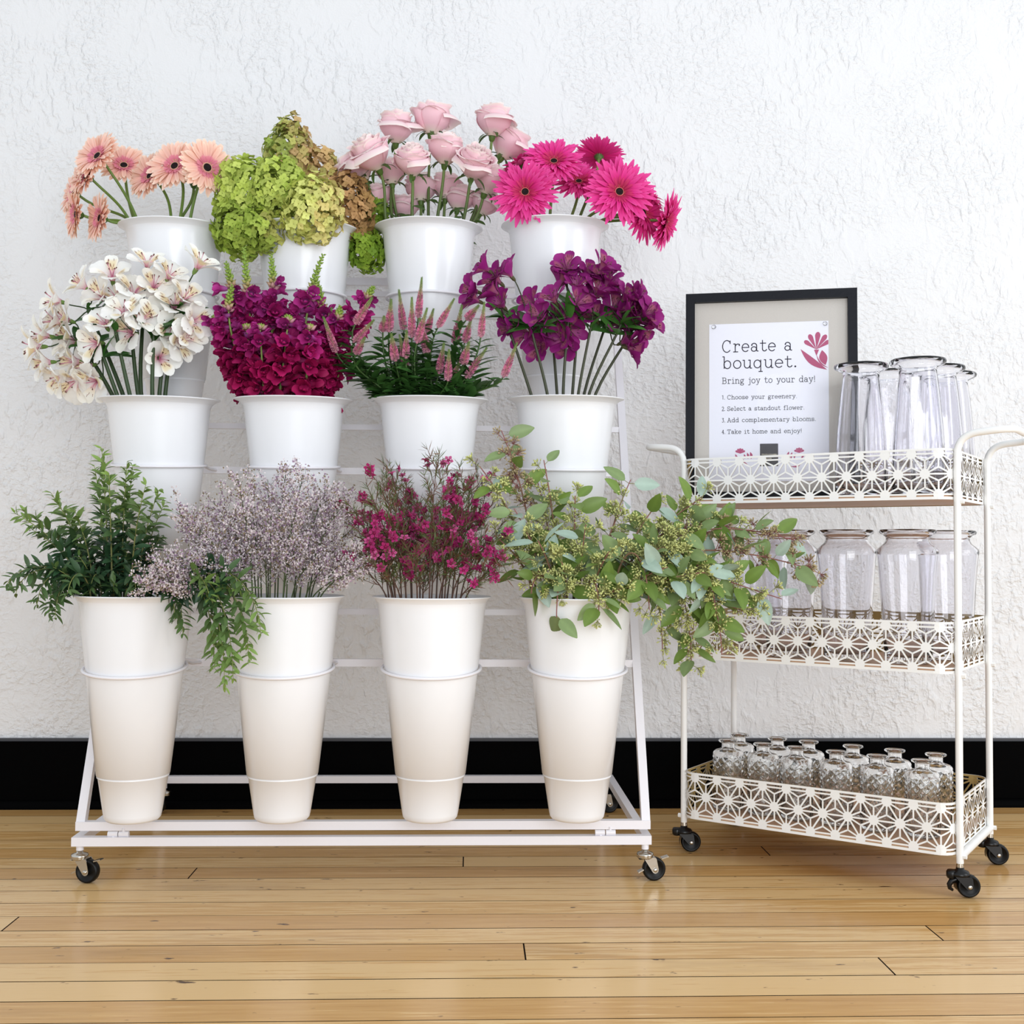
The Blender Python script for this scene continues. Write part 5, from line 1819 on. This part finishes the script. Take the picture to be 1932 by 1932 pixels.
key = ('bot', 0)
gt = [(192, 846), (178, 880), (206, 896), (250, 880), (240, 872), (300, 924), (275, 915), (310, 950), (96, 930), (112, 955), (140, 960), (40, 962), (28, 968), (62, 1000), (12, 1108), (30, 1120), (92, 1158), (104, 1166), (70, 1140), (60, 1080), (150, 1050), (128, 1120),
      (170, 1120), (330, 1170), (345, 1195), (395, 1130), (424, 1296), (440, 1280), (470, 1250), (405, 1262), (492, 1195), (450, 1110), (305, 1010), (330, 1060), (290, 1090), (226, 960), (190, 985), (240, 1040), (370, 1110), (160, 1010), (215, 1100), (256, 1115), (120, 1010), (100, 1070), (270, 985)]
glab = ordinals(gt, 'dark green leafy sprig, %s in bottom left bucket')
for i, tp in enumerate(gt):
    r = np.random.default_rng(700 + i)
    far = abs(tp[0] - 257) > 150
    dy = float(r.uniform(-0.11, 0.10))
    if tp[1] > 1080:
        dy = float(r.uniform(-0.12, -0.07)) if not far else float(r.uniform(-0.10, -0.02))
    if tp[0] > 380:
        dy = float(r.uniform(-0.17, -0.145))
    base, C_ = sprig_curve(key, tp, dy, auto_rim(257, tp[0]))
    o = thing('greenery_sprig', glab[i], 'foliage', base, 'leafy sprigs in the bottom left bucket')
    sm = MB()
    sm.tube(np.concatenate([[base], C_]), np.linspace(0.0022, 0.0006, len(C_) + 1), grad(np.linspace(0, 1, len(C_) + 1), [(0, A(92, 84, 52)), (1, A(132, 142, 74))]), 5)
    sm.build('stem', M_stem, o)
    L = np.linalg.norm(np.diff(C_, axis=0), axis=1).sum()
    n = int(np.clip(L / 0.0074, 14, 50))
    tt = np.linspace(0.10, 1.0, n)
    lm = MB()
    for s_ in (-1, 1):
        q, tg = along(C_, tt)
        ph = np.arange(n) * (PI / 2) + r.uniform(0, 6)
        u = np.cross(tg, np.array([0.2, -1, 0.3]))
        u = nrm(u)
        v = np.cross(tg, u)
        sd = (np.cos(ph)[:, None] * u + np.sin(ph)[:, None] * v) * s_
        d = nrm(sd + tg * r.uniform(0.2, 0.9, (n, 1)) + np.array([0, 0, -0.12]) + r.normal(0, 0.22, (n, 3)))
        sz = np.interp(tt, [0, 0.3, 0.8, 1], [0.030, 0.035, 0.030, 0.018]) * r.uniform(0.75, 1.2, n)
        upn = np.broadcast_to([0, -0.45, 0.85], (n, 3)) + r.normal(0, 0.25, (n, 3))
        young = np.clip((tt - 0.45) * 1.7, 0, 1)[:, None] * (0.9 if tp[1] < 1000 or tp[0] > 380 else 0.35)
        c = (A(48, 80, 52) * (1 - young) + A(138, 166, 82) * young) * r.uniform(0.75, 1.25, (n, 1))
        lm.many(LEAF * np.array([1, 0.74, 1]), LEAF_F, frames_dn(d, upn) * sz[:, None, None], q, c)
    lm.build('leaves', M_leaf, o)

# limonium
key = ('bot', 1)
lt_ = [(540, 884), (572, 896), (505, 905), (622, 912), (600, 930), (448, 902), (470, 930), (402, 945), (425, 960), (332, 966), (350, 1000), (375, 985), (258, 1104), (290, 1082), (330, 1050), (392, 1085), (480, 965), (512, 972), (560, 958), (645, 955), (662, 1000), (684, 1040), (694, 1066), (430, 1010), (604, 1012),
       (300, 1062), (350, 1058), (312, 1098), (278, 1096), (368, 996), (345, 985), (530, 940), (460, 1010), (560, 1030), (640, 1050), (380, 1040), (500, 1040), (655, 930), (620, 980), (420, 1060), (590, 1060), (660, 1085)]
llab = ordinals(lt_, 'grey lilac limonium sprig, %s in its bucket')
STAR = np.array([[0, -0.0012, 0], [0, 0.0012, 0], [0.0044, 0.0018, 0.0008], [0.0044, -0.0018, 0.0008], [0, 0, -0.0011], [0, 0, 0.0011], [0.0042, 0, 0.0018], [0.0042, 0, -0.0016]])
for i, tp in enumerate(lt_):
    r = np.random.default_rng(800 + i)
    dy = float(r.uniform(-0.11, 0.10))
    if tp[1] > 1020:
        dy = float(r.uniform(-0.12, -0.04))
    if tp[0] < 345:
        dy = -0.15
    base, C_ = sprig_curve(key, tp, dy, auto_rim(537, tp[0], 88), droop=False)
    o = thing('limonium_sprig', llab[i], 'flower', base, 'limonium sprigs in the second bottom bucket')
    sm, fl = MB(), MB()
    sm.tube(np.concatenate([[base], C_]), np.linspace(0.0017, 0.0006, len(C_) + 1), A(70, 84, 48), 5)
    L = np.linalg.norm(np.diff(C_, axis=0), axis=1).sum()
    nb = int(np.clip(L / 0.0085, 11, 28))
    for k in range(nb):
        t0 = 0.26 + 0.72 * k / nb
        q, tg = along(C_, np.array([t0]))
        a = k * 2.4 + r.uniform(0, 1)
        u = nrm(np.cross(tg[0], [0.1, -1, 0.2]))
        v = np.cross(tg[0], u)
        d = nrm(tg[0] * 0.8 + (math.cos(a) * u + math.sin(a) * v) * r.uniform(0.6, 1.1))
        bl = r.uniform(0.022, 0.05) * (1.15 - 0.4 * (t0 - 0.42))
        B = bez(q[0], q[0] + d * bl * 0.4, q[0] + d * bl * 0.75 + (0, 0, bl * 0.1), q[0] + d * bl + (0, 0, bl * 0.2), 5)
        sm.tube(B, [0.0006, 0.0005, 0.0004, 0.0004, 0.0003], A(86, 92, 60), 3, caps=False)
        m_ = 40
        tt = r.uniform(0.3, 1.02, m_)
        qq, tg2 = along(B, np.clip(tt, 0, 1))
        dd = nrm(tg2 * 0.6 + r.normal(0, 0.8, (m_, 3)) + np.array([0, -0.1, 0.3]))
        pick = r.random(m_)
        cc = np.where(pick[:, None] < 0.62, A(246, 238, 240), np.where(pick[:, None] < 0.82, A(188, 160, 186), A(160, 144, 116))) * r.uniform(0.78, 1.1, (m_, 1))
        fl.many(STAR, [(0, 1, 2, 3), (4, 5, 6, 7)], frames_dn(dd, r.normal(0, 1, (m_, 3))) * r.uniform(0.6, 1.0, m_)[:, None, None], qq + r.normal(0, 0.004, (m_, 3)), cc)
    sm.build('stem', M_stem, o)
    fl.build('florets', M_floret, o)

# waxflower
key = ('bot', 2)
wt = [(824, 868), (738, 884), (722, 912), (700, 932), (676, 962), (668, 990), (760, 918), (790, 948), (850, 904), (908, 902), (880, 915), (870, 935), (922, 958), (938, 1000), (955, 1062), (700, 1012), (740, 1022), (832, 1000), (780, 1042), (662, 1062), (905, 1040), (860, 1050), (720, 1070), (800, 1080), (890, 985), (758, 985), (690, 1040), (930, 1085)]
wlab = ordinals(wt, 'magenta waxflower sprig, %s in its bucket')
WFP = petal(0.0066, 0.0068, 2, 2, 0.25, 0.0, 1, 0.1, 'round')
WV, WF_, WC, n0 = [], [], [], 0
for k in range(5):
    WV.append((WFP.reshape(-1, 3) + np.array([0.0022, 0, 0])) @ rotz(k * 2 * PI / 5).T)
    WF_ += [tuple(j + n0 for j in q) for q in gfaces(3, 3, flip=True)]
    WC.append(np.repeat(np.array([[1.0, 1.0, 1.0], [1.0, 1.0, 1.0], [1.08, 1.2, 1.1]]), 3, 0))
    n0 += 9
a = np.arange(6) * PI / 3
WV.append(np.concatenate([[[0, 0, 0.0022]], np.stack([0.0028 * np.cos(a), 0.0028 * np.sin(a), np.full(6, 0.0012)], 1), [[0, 0, -0.006]]]))
WF_ += [(n0, n0 + 1 + j, n0 + 1 + (j + 1) % 6) for j in range(6)] + [(n0 + 7, n0 + 1 + (j + 1) % 6, n0 + 1 + j) for j in range(6)]
WC.append(np.repeat(np.array([[0.62, 0.35, 0.45]]), 8, 0))
WV, WC = np.concatenate(WV), np.concatenate(WC)
NEED = np.array([[0, -0.0005, 0], [0, 0.0005, 0], [0.5, 0.0008, 0.02], [1, 0, 0.08], [0.5, -0.0008, 0.02]])
for i, tp in enumerate(wt):
    r = np.random.default_rng(900 + i)
    dy = float(r.uniform(-0.11, 0.10))
    if tp[1] > 1020:
        dy = float(r.uniform(-0.12, -0.05))
    base, C_ = sprig_curve(key, tp, dy, auto_rim(815, tp[0], 88), droop=False)
    o = thing('waxflower_sprig', wlab[i], 'flower', base, 'waxflower sprigs in the third bottom bucket')
    sm, fl, lf_ = MB(), MB(), MB()
    sm.tube(np.concatenate([[base], C_]), np.linspace(0.0019, 0.0006, len(C_) + 1), A(92, 66, 54), 5)
    L = np.linalg.norm(np.diff(C_, axis=0), axis=1).sum()
    nb = int(np.clip(L / 0.013, 7, 18))
    for k in range(nb):
        t0 = 0.25 + 0.73 * k / nb
        q, tg = along(C_, np.array([t0]))
        a = k * 2.4 + r.uniform(0, 1)
        u = nrm(np.cross(tg[0], [0.1, -1, 0.2]))
        v = np.cross(tg[0], u)
        d = nrm(tg[0] * 1.0 + (math.cos(a) * u + math.sin(a) * v) * r.uniform(0.5, 0.9))
        bl = r.uniform(0.028, 0.055)
        B = bez(q[0], q[0] + d * bl * 0.4, q[0] + d * bl * 0.75 + (0, 0, bl * 0.15), q[0] + d * bl + (0, 0, bl * 0.25), 5)
        sm.tube(B, [0.0008, 0.0007, 0.0006, 0.0005, 0.0004], A(104, 70, 58), 3, caps=False)
        m_ = 20
        qq, tg2 = along(B, r.uniform(0.05, 1, m_))
        dd = nrm(tg2 + r.normal(0, 0.55, (m_, 3)))
        lf_.many(NEED, [(0, 1, 2, 3, 4)], frames_dn(dd, r.normal(0, 1, (m_, 3))) * np.stack([r.uniform(0.014, 0.026, m_), np.ones(m_), np.full(m_, 0.02)], 1)[:, None, :], qq, np.where(r.random((m_, 1)) < 0.6, A(92, 108, 60), A(120, 84, 62)) * r.uniform(0.8, 1.2, (m_, 1)))
        m_ = int(r.integers(2, 5)) if (t0 > 0.28 and r.random() < 0.50) else 0
        if m_:
            qq, tg2 = along(B, r.uniform(0.75, 1, m_))
            dd = nrm(tg2 * 0.3 + np.array([0, -0.45, 0.25]) + r.normal(0, 0.5, (m_, 3)))
            tone = np.where(r.random((m_, 1)) < 0.7, A(176, 46, 112), A(206, 92, 148)) * r.uniform(0.75, 1.12, (m_, 1))
            fl.many(WV, WF_, frames_z(dd, r.uniform(0, 6, m_)) * r.uniform(0.95, 1.3, m_)[:, None, None], qq + r.normal(0, 0.006, (m_, 3)), tone[:, None, :] * WC[None])
    sm.build('stem', M_stem, o)
    lf_.build('needles', M_leaf, o)
    if fl.n:
        fl.build('blossoms', M_petal, o)

# seeded eucalyptus
key = ('bot', 3)
et = [((946, 812), 0.02, 0.9), ((1026, 868), 0.0, 0.8), ((905, 880), -0.02, 0.6), ((932, 1010), -0.06, 0.8), ((1012, 900), 0.04, 0.9), ((1085, 935), -0.02, 1.0), ((1105, 990), -0.08, 1.0), ((1172, 960), 0.03, 1.0), ((1190, 905), 0.05, 0.5), ((1245, 945), 0.0, 1.0), ((1325, 940), 0.03, 1.0), ((1290, 1000), -0.05, 1.1),
      ((1538, 1076), -0.02, 1.0), ((1440, 1010), 0.02, 0.9), ((1500, 1020), 0.0, 0.8), ((1425, 1160), -0.04, 1.0), ((1390, 1090), -0.06, 1.0), ((1305, 1255), -0.03, 0.9), ((1362, 1235), -0.06, 0.8), ((1250, 1230), -0.02, 0.7), ((1225, 1150), -0.10, 0.9), ((1050, 1165), -0.13, 0.8), ((1002, 1120), -0.11, 0.8), ((1130, 1155), -0.135, 0.7),
      ((1175, 1110), -0.12, 0.9), ((1330, 1080), -0.09, 1.1), ((1060, 1060), -0.11, 0.9), ((1015, 1020), -0.09, 0.9), ((970, 960), -0.04, 0.8), ((1260, 1070), -0.10, 1.1), ((1350, 1150), -0.08, 1.0), ((1150, 1040), -0.11, 1.0), ((1475, 1130), -0.05, 0.6)]
elab = ordinals([e[0] for e in et], 'seeded eucalyptus branch, %s in its bucket')
r0 = np.random.default_rng(77)
SEED = np.concatenate([[[0, 0, 0]], [[0.0035, 0.0015 * math.cos(t), 0.0015 * math.sin(t)] for t in np.arange(5) * 2 * PI / 5], [[0.0058, 0.0013 * math.cos(t), 0.0013 * math.sin(t)] for t in np.arange(5) * 2 * PI / 5], [[0.0072, 0, 0]]])
SEEDF = [(0, 1 + (j + 1) % 5, 1 + j) for j in range(5)] + [(1 + j, 1 + (j + 1) % 5, 6 + (j + 1) % 5, 6 + j) for j in range(5)] + [(6 + j, 6 + (j + 1) % 5, 11) for j in range(5)]
CLUSTER = {}
for tone, seedc, stalkc in (('green', A(210, 214, 140), A(160, 162, 100)), ('tan', A(186, 168, 128), A(156, 104, 96))):
    CLUSTER[tone] = []
    for v in range(4):
        r = np.random.default_rng(60 + v)
        cm_ = MB()
        ns = 15 + 2 * v
        dd = nrm(np.array([0, 0, 0.75]) + r.normal(0, 0.65, (ns, 3)))
        ln = r.uniform(0.006, 0.013, ns)
        for j in range(ns):
            cm_.tube([(0, 0, 0), dd[j] * ln[j]], 0.00045, stalkc, 3, caps=False)
        cm_.many(SEED, SEEDF, frames_dn(dd, r.normal(0, 1, (ns, 3))) * r.uniform(0.85, 1.2, ns)[:, None, None], dd * ln[:, None] * 0.9, seedc * r.uniform(0.75, 1.15, (ns, 1)))
        CLUSTER[tone].append(cm_.mesh('seed_cluster', M_leaf))
for i, (tp, dy, den) in enumerate(et):
    r = np.random.default_rng(1000 + i)
    hang = tp[1] > 1110 and not tp == (1538, 1076)
    base, C_ = sprig_curve(key, tp, dy, auto_rim(1090, tp[0], 84), droop=hang or tp[0] > 1380, n=20, lift=2.2 if tp[0] > 1200 else 1.0)
    if tp[0] > 1380:
        rm = C_[0]
        T_ = C_[-1]
        C_ = bez(rm, rm + np.array([0.04, (T_[1] - rm[1]) * 0.3, 0.13]), T_ + np.array([-0.20, 0, 0.06]), T_, 20)
    o = thing('eucalyptus_branch', elab[i], 'foliage', base, 'seeded eucalyptus branches in the bottom right bucket')
    sm, lm = MB(), MB()
    nC = len(C_) + 1
    sm.tube(np.concatenate([[base], C_]), np.linspace(0.0030, 0.0010, nC), grad(np.linspace(0, 1, nC), [(0, A(112, 96, 66)), (0.6, A(128, 96, 72)), (1, A(140, 84, 84))]), 6)
    L = np.linalg.norm(np.diff(C_, axis=0), axis=1).sum()
    n = int(np.clip(L / 0.0185 * den, 5, 20))
    tt = np.sort(r.uniform(0.16, 0.98, n))
    q, tg = along(C_, tt)
    a = np.arange(n) * 2.5 + r.uniform(0, 6)
    u = nrm(np.cross(tg, np.broadcast_to([0.15, -1, 0.2], (n, 3))))
    v = np.cross(tg, u)
    d = nrm((np.cos(a)[:, None] * u + np.sin(a)[:, None] * v * 0.6) + tg * r.uniform(0.1, 0.8, (n, 1)) + np.array([0, -0.1, -0.25]))
    sz = r.uniform(0.038, 0.060, n)
    q2 = q + d * 0.012
    for k in range(n):
        sm.tube([q[k], q2[k]], 0.0007, A(140, 140, 92), 4, caps=False)
    nn_ = np.broadcast_to([0.05, -0.75, 0.6], (n, 3)) + r.normal(0, 0.45, (n, 3))
    pal = r.random((n, 1))
    c = np.where(pal < 0.5, A(112, 138, 62), np.where(pal < 0.82, A(130, 152, 100), A(172, 194, 180))) * r.uniform(0.85, 1.12, (n, 1))
    tcol = np.ones((n, len(OVATE.reshape(-1, 3)), 3)) * c[:, None, :]
    mid_ = (np.arange(len(OVATE.reshape(-1, 3))) % 5) == 2
    tcol[:, mid_] *= 1.12
    lm.many(OVATE.reshape(-1, 3), OVATE_F, frames_dn(d, nn_) * sz[:, None, None], q2, tcol)
    # seed clusters
    nc = int(np.clip(L / 0.0125 * den, 9, 32))
    tq, tgq = along(C_, np.sort(r.uniform(0.25, 1.0, nc)))
    redd = tp in ((1538, 1076), (1500, 1020), (946, 812))
    for k in range(nc):
        dc = nrm(tgq[k] * 0.7 + r.normal(0, 0.65, 3) + np.array([0, -0.15, 0.1]))
        e = tq[k] + dc * r.uniform(0.012, 0.028)
        sm.tube([tq[k], e], 0.0007, A(150, 150, 96) if not redd else A(150, 90, 88), 4, caps=False)
        link('seed_cluster', CLUSTER['tan' if redd else 'green'][int(r.integers(4))], o, frame_z(dc, r.uniform(0, 6)) * r.uniform(0.9, 1.15), e)
    sm.build('stem', M_stem, o)
    lm.build('leaves', M_leaf, o)
